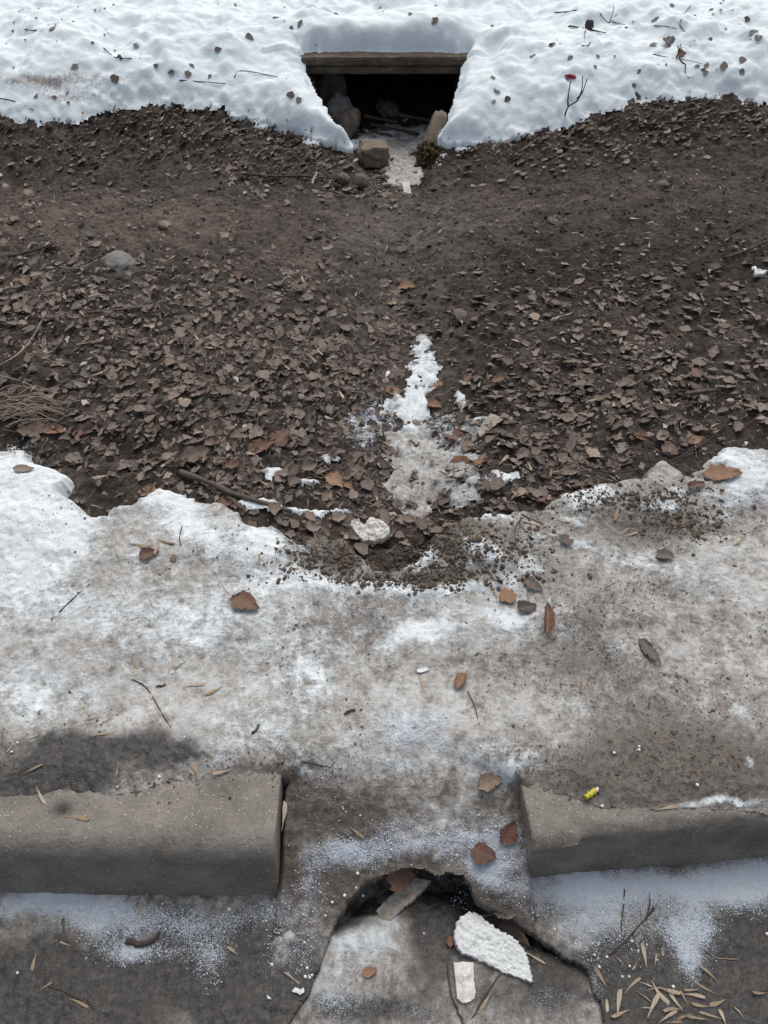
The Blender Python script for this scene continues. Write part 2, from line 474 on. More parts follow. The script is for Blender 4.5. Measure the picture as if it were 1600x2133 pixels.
# irregular front line of the ice lying over the backs of the kerbs
KB_L = [at_z(p, q, 0.0) for p, q in [(-400, 1650), (0, 1648), (130, 1640), (205, 1646), (300, 1640), (335, 1621), (420, 1612), (500, 1606), (575, 1600)]]
KB_R = [at_z(p, q, 0.0) for p, q in [(1090, 1640), (1110, 1630), (1150, 1638), (1200, 1652), (1240, 1668), (1300, 1676), (1420, 1672), (1600, 1682), (2000, 1690)]]

SNOW_B = [(60, 1030, 130, 95, 1.1), (40, 1170, 120, 80, .7), (130, 1100, 60, 60, .5), (60, 1330, 110, 100, .22), (100, 1450, 110, 40, .5),
 (360, 1050, 60, 30, .8), (380, 1100, 80, 30, .6), (450, 1140, 60, 30, .6), (550, 1150, 50, 40, .7), (285, 1178, 45, 25, .4), (640, 1212, 80, 18, .6), (850, 1226, 200, 14, .65),
 (420, 1310, 100, 50, .38), (260, 1285, 110, 50, .32), (880, 1320, 60, 30, .75), (1060, 1290, 50, 30, .6), (650, 1420, 40, 40, .4), (560, 1420, 120, 60, .15),
 (860, 1520, 70, 55, .55), (830, 1592, 190, 24, .45), (1200, 1475, 50, 40, .4), (640, 1630, 28, 30, .6), (1080, 1610, 50, 25, .75), (520, 1530, 60, 40, .25),
 (1225, 1032, 70, 26, .95), (1480, 962, 60, 25, .9), (1560, 1000, 60, 45, .7), (1550, 1050, 60, 30, .5), (1200, 1092, 40, 18, .55), (1030, 1082, 60, 20, .8), (1360, 1062, 50, 18, .4),
 (1010, 1172, 45, 22, .8), (1130, 1130, 40, 20, .45), (1200, 1150, 60, 15, .55), (1110, 1180, 40, 20, .5), (850, 1145, 40, 40, .8), (820, 1178, 40, 14, .7),
 (1270, 1310, 60, 40, .2), (1285, 1385, 40, 60, .25), (1540, 1480, 25, 25, .4), (1540, 1590, 16, 16, .7), (1450, 1662, 60, 12, 1.0), (1545, 1664, 45, 10, .9), (300, 1420, 120, 60, .1), (80, 1240, 100, 60, .2), (1500, 1250, 90, 40, .22), (1390, 1190, 110, 26, .28), (1450, 1345, 60, 40, .2), (700, 1340, 160, 50, .16), (500, 1245, 170, 50, .2), (1000, 1255, 160, 40, .25), (1090, 1210, 60, 24, .3), (1180, 1290, 40, 60, .2), (720, 1500, 120, 40, .18), (1060, 1560, 120, 40, .2), (1300, 1170, 60, 20, .3), (1400, 1050, 50, 16, .35)]
DIRT_B = [(690, 1155, 95, 36, 1.0), (940, 1138, 75, 42, 1.1), (850, 1206, 170, 16, 1.0), (1100, 1140, 130, 60, .55), (1300, 1050, 160, 48, .65), (1430, 1105, 110, 40, .6),
 (740, 1290, 90, 40, .45), (1000, 1395, 210, 40, .35), (1350, 1250, 220, 100, .38), (1200, 1360, 220, 60, .25), (1420, 1480, 220, 110, .55), (1320, 1600, 230, 60, .75), (1520, 1600, 150, 60, .6),
 (700, 1690, 110, 70, .75), (770, 1735, 60, 45, .85), (600, 1720, 32, 140, .8), (640, 1840, 70, 50, .8), (300, 1350, 160, 40, .25), (480, 1330, 60, 30, .2), (820, 1860, 160, 40, .9), (1030, 1900, 90, 30, .6), (1120, 1700, 60, 60, .5), (480, 1600, 160, 30, .5)]
WET_B = [(130, 1570, 220, 60, 1.0), (330, 1560, 120, 50, .7), (60, 1640, 200, 40, .9), (160, 2060, 290, 95, 1.2), (1500, 1970, 110, 85, 1.1), (1430, 2090, 240, 90, 1.2), (520, 2090, 120, 80, 1.0), (260, 1950, 40, 30, .6), (1330, 1640, 240, 30, .4), (480, 2000, 120, 90, .6), (1300, 1980, 50, 40, .6)]
FROST_B = [(100, 1890, 170, 32, 1.0), (230, 1930, 120, 40, .75), (290, 1992, 80, 26, .75), (430, 1920, 100, 60, .45), (430, 2010, 45, 55, .45), (600, 1985, 50, 60, .45), (560, 1900, 60, 40, .4),
 (740, 1790, 90, 34, .85), (840, 1722, 60, 24, .5), (890, 1765, 110, 28, .65), (1020, 1760, 60, 55, .65), (1010, 1830, 50, 40, .75), (660, 1860, 36, 60, .5),
 (1200, 1850, 130, 50, .65), (1400, 1850, 200, 48, .85), (1560, 1825, 110, 50, .95), (1250, 1935, 120, 65, .6), (1430, 1945, 55, 60, .75), (1425, 2005, 22, 40, .6), (870, 1520, 75, 60, .5), (700, 1650, 80, 60, .25), (1230, 2060, 25, 50, .5)]

def rim_d(x, y):
    return sdist(x, y, RIM_POLY) + 0.022 * fbm(x, y, 18, 4, 41)

def hole_d(x, y):
    return sdist(x, y, HOLE) + 0.004 * fbm(x, y, 45, 3, 43)

def over_kerb(x, y):
    """distance behind the line where the ice creeps over the kerb tops (positive = ice)"""
    yl = np.interp(x, [p[0] for p in KB_L], [p[1] for p in KB_L])
    yr = np.interp(x, [p[0] for p in KB_R], [p[1] for p in KB_R])
    return np.where(x < 0.03, y - yl, y - yr) + 0.004 * fbm(x, y, 40, 3, 47)

def zref(x, y):
    g = (x > GAP0) & (x < GAP1)
    return np.where(g, ZR * (1 - smooth(0.40, 0.84, y)), np.where(y < 0.60 + 0.05 * (x > 0), ZR, 0.0))
def ice_fields(x, y):
    px, py = project(x, y, zref(x, y))
    wx = px + 26 * fbm(x, y, 8, 4, 11); wy = py + 20 * fbm(x, y, 8, 4, 12)
    f = {}
    f['snow'] = blobs(wx, wy, SNOW_B) + 0.31 + 0.16 * fbm(x, y, 4, 4, 13) - 0.30 * smooth(1540, 1680, py) + blobs(px, py, [(250, 1300, 420, 180, .04), (1350, 1380, 330, 170, -.08), (700, 1420, 300, 150, .03)])
    f['dirt'] = blobs(wx, wy, DIRT_B) + 0.03 + 0.26 * fbm(x, y, 5, 4, 14) + 0.25 * smooth(1560, 1680, py)
    f['wet'] = blobs(wx, wy, WET_B) + (0.50 + 0.35 * fbm(x, y, 9, 4, 16)) * smooth(1800, 1900, py)
    f['frost'] = 1.15 * blobs(wx, wy, FROST_B) - 0.08
    return f

def ice_z(x, y, f=None):
    if f is None: f = ice_fields(x, y)
    px, py = project(x, y, zref(x, y))
    foot = 0.006 + (0.016 * fbm(x, y, 2.6, 3, 21) + 0.010 * fbm(x, y, 8, 4, 27)) * smooth(0.75, 1.0, y) + 0.004 * fbm(x, y, 13, 3, 22)
    foot = foot + 0.05 * blobs(px, py, [(20, 1060, 170, 110, 1.0), (1560, 1000, 160, 70, .6)]) + 0.018 * blobs(px, py, [(690, 1160, 110, 40, 1), (940, 1145, 90, 50, 1.2), (1300, 1060, 180, 60, 1), (500, 1150, 120, 50, .6)])
    road = ZR + 0.006 * fbm(x, y, 6, 3, 23) 
    wdt = 0.010 + 0.10 * smooth(0.70, 0.80, y)
    ingap = smooth(GAP0 - 0.01, GAP0 - 0.01 + 2 * wdt, x) * smooth(GAP1 + 0.01 - 0.03 * smooth(0.66, 0.72, y), GAP1 + 0.01 - 0.03 * smooth(0.66, 0.72, y) - 2 * wdt, x)
    s_gap = smooth(0.40, 0.84, y)
    ok = over_kerb(x, y)
    s_k = np.where(ok > -0.045, 1.0, 0.0)
    base_k = 0.003 + np.clip(ok, -0.05, 0.04) * 0.3 + 0.004 * fbm(x, y, 14, 3, 28) * smooth(0.0, 0.05, ok)
    w_k = smooth(0.09, 0.24, ok)
    zk = np.where(ok > -0.02, base_k * (1 - w_k) + foot * w_k, road)
    z = zk * (1 - ingap) + (road + (foot - road) * s_gap) * ingap
    z = z + 0.007 * np.clip(f['snow'], 0, 1.2) * smooth(0.7, 0.8, y) + 0.005 * np.clip(f['frost'], 0, 1)
    rough = np.clip(f['dirt'] - 0.4, 0, 1)
    z = z + 0.007 * rough * fbm(x, y, 55, 4, 25) * smooth(0.95, 1.1, y) + 0.0022 * fbm(x, y, 70, 4, 26)
    d = rim_d(x, y)
    e = smooth(-0.01, 0.045, d)
    gz = ground_z(x, y)
    z = np.where(y > 1.0, (gz - 0.03) * (1 - e) + z * e, z)
    return z

# rear snow
SNOW_PX = [(-1500, 240), (-400, 240), (0, 231), (90, 228), (150, 222), (205, 204), (330, 191), (430, 198), (500, 212), (560, 226), (615, 240), (668, 258), (728, 276), (714, 256), (690, 232), (664, 190), (640, 152), (626, 128),
           None, (962, 160), (944, 200), (936, 235), (920, 256), (934, 268), (1000, 264), (1100, 248), (1200, 230), (1290, 196), (1385, 178), (1490, 180), (1600, 186), (2000, 190), (3200, 190)]
def _hit_bank(px, py, off):
    dx, dy, dz = ray(px, py)
    for t in np.arange(2.0, 12.0, 0.01):
        if CAMZ + dz * t <= float(bank(np.array(dy * t), np.array(dx * t))) + off: break
    return dx * t, dy * t
SNOW_POLY = []
for p in SNOW_PX:
    if p is None:
        SNOW_POLY += [(-0.40, 4.38), (-0.2, 4.40), (0.0, 4.39), (0.2, 4.40), (0.42, 4.37)]
    else:
        SNOW_POLY.append(_hit_bank(p[0], p[1], 0.05))
SNOW_POLY = [(-60, SNOW_POLY[0][1])] + SNOW_POLY + [(60, SNOW_POLY[-1][1]), (60, 80), (-60, 80)]
SDIRT_B = [(40, 168, 70, 16, .8), (105, 172, 40, 14, .6), (165, 158, 45, 18, .7), (240, 168, 50, 14, .6), (150, 200, 110, 16, .7), (30, 10, 90, 30, .35), (1390, 58, 60, 14, .3), (1460, 96, 60, 10, .5), (1570, 80, 40, 14, .5), (1560, 20, 80, 20, .35), (400, 65, 40, 8, .5), (1450, 160, 80, 14, .4), (520, 215, 60, 8, .3)]

def snow_d(x, y):
    nearm = np.exp(-((x - 0.03) / 0.55) ** 4) * smooth(3.6, 3.8, y)
    return sdist(x, y, SNOW_POLY) + (0.030 - 0.022 * nearm) * fbm(x, y, 9, 4, 51) + (0.016 - 0.010 * nearm) * fbm(x, y, 34, 4, 52)

def snow_z(x, y, d=None):
    if d is None: d = snow_d(x, y)
    nearm = np.exp(-((x - 0.03) / 0.55) ** 4)
    L = 0.10 * (1 - nearm) + 0.035 * nearm - 0.014 * nearm * smooth(4.2, 4.3, y)
    dd = np.clip(d, 0, None)
    t = 0.085 * (1 - np.exp(-dd / L)) + 0.01 * nearm - 0.004
    t = t + 0.022 * np.exp(-((x - 0.03) / 0.42) ** 6) * np.exp(-((y - 4.50) / 0.12) ** 2) * (1 - np.exp(-dd / 0.02))
    t = np.where(d < 0, -0.004 + d * 0.4, t)
    b = bank(y, x)
    b = np.where((np.abs(x) < 0.6) & (y > 4.3), np.maximum(b, 0.262), b)
    env = 1 - np.exp(-dd / 0.12)
    bump = 0.034 * fbm(x, y, 2.6, 3, 61) + 0.030 * fbm(x, y, 6, 3, 62) + 0.007 * fbm(x, y, 16, 3, 64) + 0.003 * fbm(x, y, 45, 3, 63)
    # old trodden dimples
    v = vnoise(x * 4.6 + 3, y * 4.0, 77); bump = bump - 0.05 * smooth(0.66, 0.95, v)
    bump = bump * np.where(np.abs(x) + y * 0 > 8, 0.3, 1)
    z = b + t + bump * env
    # pit right of the opening
    z = z - 0.06 * np.exp(-(((x - 0.53) / 0.05) ** 2 + ((y - 4.33) / 0.07) ** 2))
    return z

# ice and thin snow lying in the mud and along the gutter line
GUT_S = [(880, 750, 32, 54, .95), (872, 842, 38, 36, .9), (850, 866, 30, 30, .6), (800, 840, 26, 40, .45), (755, 905, 30, 36, .45), (965, 830, 14, 24, .7), (1010, 862, 20, 10, .6), (560, 975, 24, 16, .75), (650, 1000, 18, 12, .75), (690, 945, 40, 18, .5), (640, 1060, 50, 11, .75), (700, 1066, 42, 9, .8), (520, 1050, 40, 10, .6), (510, 890, 16, 16, .4), (485, 785, 14, 10, .5), (1045, 985, 44, 18, .7), (470, 880, 30, 8, .35), (560, 1060, 50, 10, .6), (600, 980, 30, 14, .4),
         (722, 296, 44, 12, 1.0), (664, 290, 34, 9, .95), (605, 268, 40, 9, .9), (560, 246, 36, 8, .85), (640, 262, 30, 9, .8), (690, 272, 30, 10, .9), (545, 258, 24, 6, .8), (950, 305, 22, 10, .8), (980, 296, 22, 7, .5), (50, 335, 18, 5, .5), (300, 280, 18, 6, .6), (165, 243, 20, 6, .6), (920, 325, 10, 18, .5), (1580, 565, 14, 6, .7), (1550, 915, 14, 30, .5), (40, 930, 40, 20, .5), (200, 945, 16, 8, .4), (770, 380, 40, 12, .4)]
GUT_I = [(865, 810, 30, 60, .55), (858, 925, 58, 70, 1.0), (880, 1010, 90, 40, .9), (850, 1060, 50, 26, .6), (960, 960, 60, 60, .55), (835, 330, 40, 34, 1.2), (840, 372, 34, 16, 1.0), (800, 290, 70, 22, .9), (850, 270, 80, 16, .8), (985, 880, 50, 34, .5), (840, 560, 60, 40, .12), (960, 1040, 60, 20, .35)]
def gut_fields(x, y):
    px, py = project(x, y, ground_z(x, y) + 0.01)
    wx = px + 16 * fbm(x, y, 16, 4, 71); wy = py + 12 * fbm(x, y, 16, 4, 72)
    s = blobs(wx, wy, GUT_S); i = blobs(wx, wy, GUT_I)
    return s, i, px, py
def gut_t(x, y, s, i):
    k = np.maximum(s * 1.15, i) + 0.46 * fbm(x, y, 34, 5, 73, 0.62) * (np.maximum(s, i * 0.8) * 0.7 + 0.25)
    return k - 0.52

# ------------------------------------------------------------------ setting: sheets
# ground (soil)
ax = axis(-2.2, 2.2, 0.0065, -45, 45); ay = axis(1.15, 4.4, 0.0065, -45, 60)
X, Y = grid(ax, ay)
Z = ground_z(X, Y)
px, py = project(X, Y, Z)
LIT_B = [(400, 800, 420, 190, 1.0), (520, 980, 320, 90, .8), (1280, 830, 330, 130, .95), (1100, 980, 240, 90, .8), (380, 270, 400, 75, .85), (620, 320, 160, 40, .6), (1380, 240, 320, 50, .85), (1150, 300, 180, 50, .6), (780, 390, 110, 30, .7), (880, 690, 60, 26, .7), (60, 620, 160, 120, .5), (1300, 620, 330, 80, .35), (830, 1080, 180, 40, .9), (700, 780, 120, 120, .5)]
TONE_B = [(250, 470, 380, 60, .28), (620, 560, 90, 40, .16), (800, 480, 160, 90, .10), (1050, 420, 160, 40, .12), (1350, 390, 220, 50, .03), (1300, 560, 320, 80, -.16), (700, 870, 120, 120, -.14), (140, 620, 240, 70, -.10), (260, 1000, 120, 60, -.05), (920, 640, 90, 60, -.02), (1040, 600, 120, 70, -.08), (900, 380, 70, 40, -.05)]
def litter(px, py, x, y):
    wx = px + 40 * fbm(x, y, 5, 3, 81); wy = py + 22 * fbm(x, y, 5, 3, 82)
    return blobs(wx, wy, LIT_B)
lit = litter(px, py, X, Y)
core = (np.abs(X) < 2.6) & (Y < 5.6) & (Y > 0.9)
tone = 0.44 + 1.1 * blobs(px + 30 * fbm(X, Y, 5, 3, 83), py, TONE_B) + 0.07 * fbm(X, Y, 7, 4, 84)
clump = np.clip(fbm(X, Y, 22, 4, 85), -0.3, 1) * (0.55 + 0.5 * np.clip(blobs(px, py, [(1300, 570, 350, 90, 1), (400, 800, 450, 200, .8), (1250, 850, 400, 150, .8), (380, 270, 400, 80, .9), (1350, 240, 350, 60, .9)]), 0, 1))
Z = Z + np.where(core, 0.010 * clump + 0.005 * fbm(X, Y, 34, 3, 88) + 0.004 * fbm(X, Y, 75, 3, 86), 0)
tone = tone + 0.12 * clump
gfrost = blobs(px + 20 * fbm(X, Y, 14, 3, 87), py, [(775, 885, 65, 65, .72), (940, 900, 80, 70, .55), (960, 1010, 110, 50, .5), (640, 1000, 150, 50, .3), (830, 600, 70, 30, .25), (1110, 850, 30, 20, .3), (600, 270, 120, 30, .35), (40, 940, 60, 30, .5)])
wet = blobs(px, py, [(830, 550, 150, 200, .9), (850, 950, 160, 150, .7), (1000, 500, 300, 120, .3)])
GROUND = sheet('ground', X, Y, Z, np.ones(Z.shape, bool), dict(tone=tone, wet=wet, frost=gfrost), M['mud'])
tag(GROUND, kind='structure')
GX, GY, GZ = ax, ay, Z

# packed ice of the footway and the road crust share one grid so that they meet without a seam
ax = axis(-1.2, 1.2, 0.0034, -45, 45); ay = axis(0.12, 1.72, 0.0034, -45, 1.9)
X, Y = grid(ax, ay)
f = ice_fields(X, Y)
inside_core = (np.abs(X) < 2.0) & (Y > -0.6)
for k in f: f[k] = np.where(inside_core, f[k], np.clip(f[k], -0.2, 0.6))
Z = ice_z(X, Y, f)
hd = hole_d(X, Y)
gx_, gy_ = np.gradient(hd, axis=1), np.gradient(hd, axis=0)
sx = np.gradient(ax)[None, :]; sy = np.gradient(ay)[:, None]
gx_ = gx_ / sx; gy_ = gy_ / sy
gl = np.sqrt(gx_ ** 2 + gy_ ** 2) + 1e-6
near = (np.abs(hd) < 0.0036) & inside_core
X2 = np.where(near, X - hd * gx_ / gl / np.maximum(gl, 1), X); Y2 = np.where(near, Y - hd * gy_ / gl / np.maximum(gl, 1), Y)
# the crust lips up a little and is soiled along its broken edge
lip = np.exp(-np.clip(-hd, 0, 1) / 0.02) * (hd < 0.004)
Z = Z + 0.004 * lip * inside_core
_lp = project(X, Y, Z)
lip = lip * smooth(2080, 1980, _lp[1]) * np.clip(smooth(1960, 1920, _lp[1]) + (_lp[0] > 900), 0, 1)
f['dirt'] = f['dirt'] + 0.5 * lip
f['frost'] = f['frost'] - 0.5 * lip
keep_all = (hd < 0.0008) & (rim_d(X, Y) > -0.02)
# within the kerbs nothing is kept
ok = over_kerb(X, Y)
split = 0.56
kerbx = (X < GAP0 - 0.02) | (X > GAP1 + 0.03)
hid = kerbx & (ok < -0.012) & (Y > np.where(X > 0, 0.575 + 0.0857 * (X - 0.283), 0.545))
iy = int(np.searchsorted(ay, split))
kp = keep_all & ~hid
k1 = kp.copy(); k1[:iy] = False
ICE = sheet('packed_ice', X2, Y2, Z, k1, f, M['ice'])
tag(ICE, kind='structure')
k2 = kp.copy(); k2[iy + 1:] = False
ROAD = sheet('road', X2, Y2, Z, k2, f, M['ice'], skirt=((hd > -0.02) & inside_core, 0.022))
tag(ROAD, kind='structure')

# the sunken melt hollow under the crust
def hollow_z(x, y):
    px, py = project(x, y, ZR - 0.05)
    d = sdist(x, y, HOLE)
    lft = smooth(880, 700, px + 0.45 * (py - 1940)) * smooth(1915, 1975, py)
    dep = 0.028 * np.exp(-np.clip(d, 0, 1) / 0.03) * smooth(2030, 1930, py) + 0.004 * np.exp(-np.clip(d, 0, 1) / 0.02) + 0.017 * smooth(2080, 1960, py) + 0.003
    dep = dep * (1 - np.clip(lft, 0, 1)) + 0.002
    dep = np.where(d < 0, np.maximum(dep, 0.012 - 0.009 * np.clip(lft, 0, 1)), dep)
    return ZR - dep + 0.005 * fbm(x, y, 11, 4, 91) + 0.0016 * fbm(x, y, 60, 3, 92)
ax = np.arange(-0.35, 0.65, 0.0036); ay = np.arange(-0.1, 0.66, 0.0036)
X, Y = grid(ax, ay)
Z = hollow_z(X, Y)
px, py = project(X, Y, Z)
wx = px + 24 * fbm(X, Y, 9, 4, 93); wy = py + 20 * fbm(X, Y, 9, 4, 94)
fs = dict(snow=-0.04 + blobs(wx, wy, [(760, 1960, 70, 55, .8), (715, 2030, 50, 60, .5), (800, 1900, 40, 30, .4), (690, 2090, 60, 40, .35), (1050, 2010, 70, 30, .3), (960, 2090, 40, 40, .25), (880, 2000, 30, 20, .2)]) + 0.10 * fbm(X, Y, 8, 4, 95),
          dirt=0.12 + blobs(wx, wy, [(880, 2010, 60, 60, .6), (760, 2040, 60, 40, .3), (700, 1930, 40, 20, .6), (1000, 2060, 40, 30, .4)]),
          wet=0.42 + blobs(wx, wy, [(760, 1970, 70, 60, -.5), (910, 1900, 85, 60, 1.0), (900, 1970, 70, 50, .7), (1050, 2080, 160, 60, .3), (820, 2100, 120, 50, .3), (1150, 2020, 90, 60, .75), (1080, 1960, 70, 30, .9), (730, 2110, 90, 30, .45), (740, 1890, 50, 20, .9), (1000, 1890, 50, 20, .9)]),
          frost=blobs(wx, wy, [(760, 1970, 70, 60, .55), (700, 2080, 60, 60, .6), (1120, 2080, 90, 50, .35), (860, 2100, 90, 40, .35), (1060, 2000, 50, 30, .4)]) - 0.1)
HOL = sheet('meltwater_ice', X, Y, Z, sdist(X, Y, HOLE) > -0.05, fs, M['ice'])
tag(HOL, kind='structure')

# rear snow
ax = axis(-2.7, 2.7, 0.009, -45, 45); ay = axis(3.45, 5.7, 0.009, 3.2, 60)
X, Y = grid(ax, ay)
d = snow_d(X, Y)
Z = snow_z(X, Y, d)
px, py = project(X, Y, Z)
sdirt = blobs(px + 14 * fbm(X, Y, 8, 3, 53), py + 4 * fbm(X, Y, 8, 3, 54), SDIRT_B) + 0.10 * fbm(X, Y, 2, 3, 55) + 0.25 * np.exp(-np.clip(d, 0, 1) / 0.02) * (np.abs(X) > 0.6)
SNOW = sheet('snow', X, Y, Z, d > -0.02, dict(dirt=sdirt), M['snow'], skirt=((np.abs(X) < 0.75) & (Y < 4.30), 0.02 + 0.12 * smooth(3.75, 4.05, Y)))
tag(SNOW, kind='structure')

# ice and thin snow in the mud
ax = np.arange(-2.0, 2.0, 0.0058); ay = np.arange(1.28, 5.2, 0.0058)
X, Y = grid(ax, ay)
s, i, px, py = gut_fields(X, Y)
t = gut_t(X, Y, s, i)
gbase = np.where(True, ground_z(X, Y), 0)
_cl = np.clip(fbm(X, Y, 22, 4, 85), -0.3, 1) * 0.7
Z = gbase + 0.010 * _cl * 0.6 + 0.004 + np.clip(t, -0.4, 0.25) * 0.035 + 0.0015 * fbm(X, Y, 60, 3, 74)
chan = np.clip(i - 0.5, 0, 1)
Zf = gbase - 0.005 + 0.02
fs = dict(snow=np.clip(s * 1.0 + 0.36 + 0.10 * (i > s) - 0.22 * blobs(px, py, [(835, 330, 70, 60, 1)]), 0, 1.2), dirt=0.02 + 0.3 * np.clip(i - s, 0, 1) * fbm(X, Y, 12, 3, 75), wet=0.35 * np.clip(blobs(px, py, [(950, 940, 50, 70, 1.0), (900, 1000, 60, 30, .7), (850, 265, 90, 14, .3)]), 0, 1), frost=0.35 * s)
GICE = sheet('ice', X, Y, Z, t > -0.12, fs, M['ice'])
tag(GICE, kind='structure')

# ------------------------------------------------------------------ raster of the walkable top, for laying things down
RS = 0.008
RX = np.arange(-2.8, 2.8, RS); RY = np.arange(0.1, 6.4, RS)
X, Y = grid(RX, RY)
tg = ground_z(X, Y)
zi = np.where(rim_d(X, Y) > -0.01, ice_z(X, Y), -9)
hd = sdist(X, Y, HOLE)
zi = np.where(hd > 0, hollow_z(X, Y), zi)
kin = ((X < GAP0) & (Y > 0.565) & (Y < 0.73)) | ((X > GAP1) & (Y > 0.60 + 0.086 * (X - 0.29)) & (Y < 0.77 + 0.086 * (X - 0.29)))
zi = np.where(kin, np.maximum(zi, 0.0), zi)
dsn = snow_d(X, Y)
zs = np.where(dsn > 0, snow_z(X, Y, dsn), -9)
TOPZ = np.maximum(np.maximum(tg, zi), zs)
KIND = np.where(zs >= TOPZ, 2, np.where(zi >= TOPZ, 1, 0))
def look(arr, x, y):
    u = np.clip((np.asarray(x) - RX[0]) / RS, 0, len(RX) - 2.001); v = np.clip((np.asarray(y) - RY[0]) / RS, 0, len(RY) - 2.001)
    i = u.astype(int); j = v.astype(int); fu = u - i; fv = v - j
    return (arr[j, i] * (1 - fu) + arr[j, i + 1] * fu) * (1 - fv) + (arr[j + 1, i] * (1 - fu) + arr[j + 1, i + 1] * fu) * fv
def top(x, y): return look(TOPZ, x, y)
def kind_at(x, y):
    i = np.clip(((np.asarray(x) - RX[0]) / RS).astype(int), 0, len(RX) - 1); j = np.clip(((np.asarray(y) - RY[0]) / RS).astype(int), 0, len(RY) - 1)
    return KIND[j, i]
def pick(px, py):
    """the point of the place seen at a pixel of the photograph"""
    dx, dy, dz = ray(px, py)
    lo = 1.0; t = 1.0
    while t < 9:
        x, y, z = dx * t, dy * t, CAMZ + dz * t
        if z <= float(top(x, y)): break
        lo = t; t += 0.02
    hi = t
    for _ in range(14):
        mid = (lo + hi) / 2
        if CAMZ + dz * mid <= float(top(dx * mid, dy * mid)): hi = mid
        else: lo = mid
    x, y = dx * hi, dy * hi
    return Vector((x, y, float(top(x, y))))
def scale_at(p):
    """metres per pixel of the photograph at a point"""
    return (p.y * CP - (p.z - CAMZ) * SP) / F
def normal_at(x, y, e=0.02):
    zx = float(top(x + e, y) - top(x - e, y)) / (2 * e); zy = float(top(x, y + e) - top(x, y - e)) / (2 * e)
    return Vector((-np.clip(zx, -1, 1), -np.clip(zy, -1, 1), 1)).normalized()

# ------------------------------------------------------------------ kerb blocks
def kerb(name, label, origin, yaw, x0, x1, chip=False, pit=None, rad=0.055, lean=0.021):
    prof = [(0.0, -0.34), (0.0, -0.22), (0.0, -0.155), (lean * 0.57, -0.10), (lean, -rad - 0.01)]
    for a in np.linspace(0, math.pi / 2, 9):
        prof.append((lean + rad * (1 - math.cos(a)) + 0.002, -rad + rad * math.sin(a)))
    prof += [(v, 0.0) for v in np.linspace(lean + rad + 0.008, 0.185, 14)] + [(0.188, -0.004), (0.19, -0.03), (0.19, -0.34)]
    P = [prof[0]]
    for p, q in zip(prof[:-1], prof[1:]):
        L = math.hypot(q[0] - p[0], q[1] - p[1]); k = max(1, int(L / 0.007))
        for j in range(1, k + 1): P.append((p[0] + (q[0] - p[0]) * j / k, p[1] + (q[1] - p[1]) * j / k))
    P = np.array(P); xs = np.concatenate([[x0, x0 + 0.002, x0 + 0.005], np.arange(x0 + 0.01, x1 - 0.008, 0.007), [x1 - 0.005, x1 - 0.002, x1]])
    XX, I = np.meshgrid(xs, np.arange(len(P)), indexing='ij')
    V = P[I, 0]; ZZ = P[I, 1].copy()
    e = np.minimum(XX - x0, x1 - XX)
    r = np.clip(1 - e / 0.008, 0, 1)
    ZZ = ZZ - 0.004 * r * r
    V = np.where(V < 0.1, V + 0.003 * r * r, V - 0.003 * r * r)
    if chip:
        u = XX - x0
        plane = -0.066 + 0.50 * V + 0.62 * u + 0.004 * fbm(u, V, 60, 3, 5)
        # the broken corner is a flat facet where the block was still square
        sq = np.where((u < 0.11) & (V < 0.09) & (ZZ > -0.075), np.minimum(np.maximum(ZZ, -0.066 + 0.50 * V + 0.62 * u), 0.0), ZZ)
        k = smooth(0.115, 0.08, u)
        ZZ = np.where((ZZ > -0.075) & (V < 0.10), ZZ * (1 - k) + np.minimum(np.maximum(ZZ, plane), 0.0) * k, ZZ)
        V = np.where((u < 0.09) & (V > 0.018) & (V < 0.07) & (ZZ > -0.07), V - 0.012 * k, V)
    n = 0.0014 * fbm(XX, V + ZZ, 30, 4, 8) + 0.0007 * fbm(XX, V + ZZ, 120, 2, 9)
    V = V - n * (V < 0.08); ZZ = ZZ + n * (ZZ > -0.05)
    stain = np.clip(0.5 * fbm(XX, V * 2 + ZZ, 9, 4, 18) - 0.05, 0, 0.45) * 0.6
    if pit:
        dd = np.hypot((XX - pit[0]), (V - pit[1]) * 1.0)
        ZZ = ZZ - 0.013 * np.exp(-(dd / 0.009) ** 2)
        stain = np.maximum(stain, 0.85 * np.exp(-(((XX - pit[0]) / 0.026) ** 2 + ((V - pit[1]) / 0.016) ** 2)))
    nx, npf = XX.shape
    VV = np.stack([XX, V, ZZ], -1).reshape(-1, 3)
    idx = np.arange(nx * npf).reshape(nx, npf)
    q = np.stack([idx[:-1, :-1], idx[1:, :-1], idx[1:, 1:], idx[:-1, 1:]], -1).reshape(-1, 4)
    me = new_mesh(name, VV, q.ravel(), 4, dict(stain=stain.reshape(-1)), M['kerb'])
    bm = bmesh.new(); bm.from_mesh(me); bm.verts.ensure_lookup_table()
    bm.faces.new([bm.verts[i] for i in idx[0]]); bm.faces.new([bm.verts[i] for i in idx[-1][::-1]])
    bmesh.ops.recalc_face_normals(bm, faces=bm.faces)
    for fc in list(bm.faces)[-2:]: fc.smooth = False
    bm.to_mesh(me); bm.free()
    o = link(name, me)
    o.location = (*origin, 0.0); o.rotation_euler = (0, 0, yaw)
    return tag(o, label, 'kerb')
kerb('kerb_block', 'weathered concrete kerb block with a small round pit in its top', (0, 0.538), R(-0.3), -1.207, -0.207, pit=(-0.625, 0.105))
kerb('kerb_block', 'concrete kerb block with a broken corner and a yellow butt on it', (0.283, 0.570), R(4.9), 0.0, 1.0, chip=True, rad=0.032, lean=0.016)

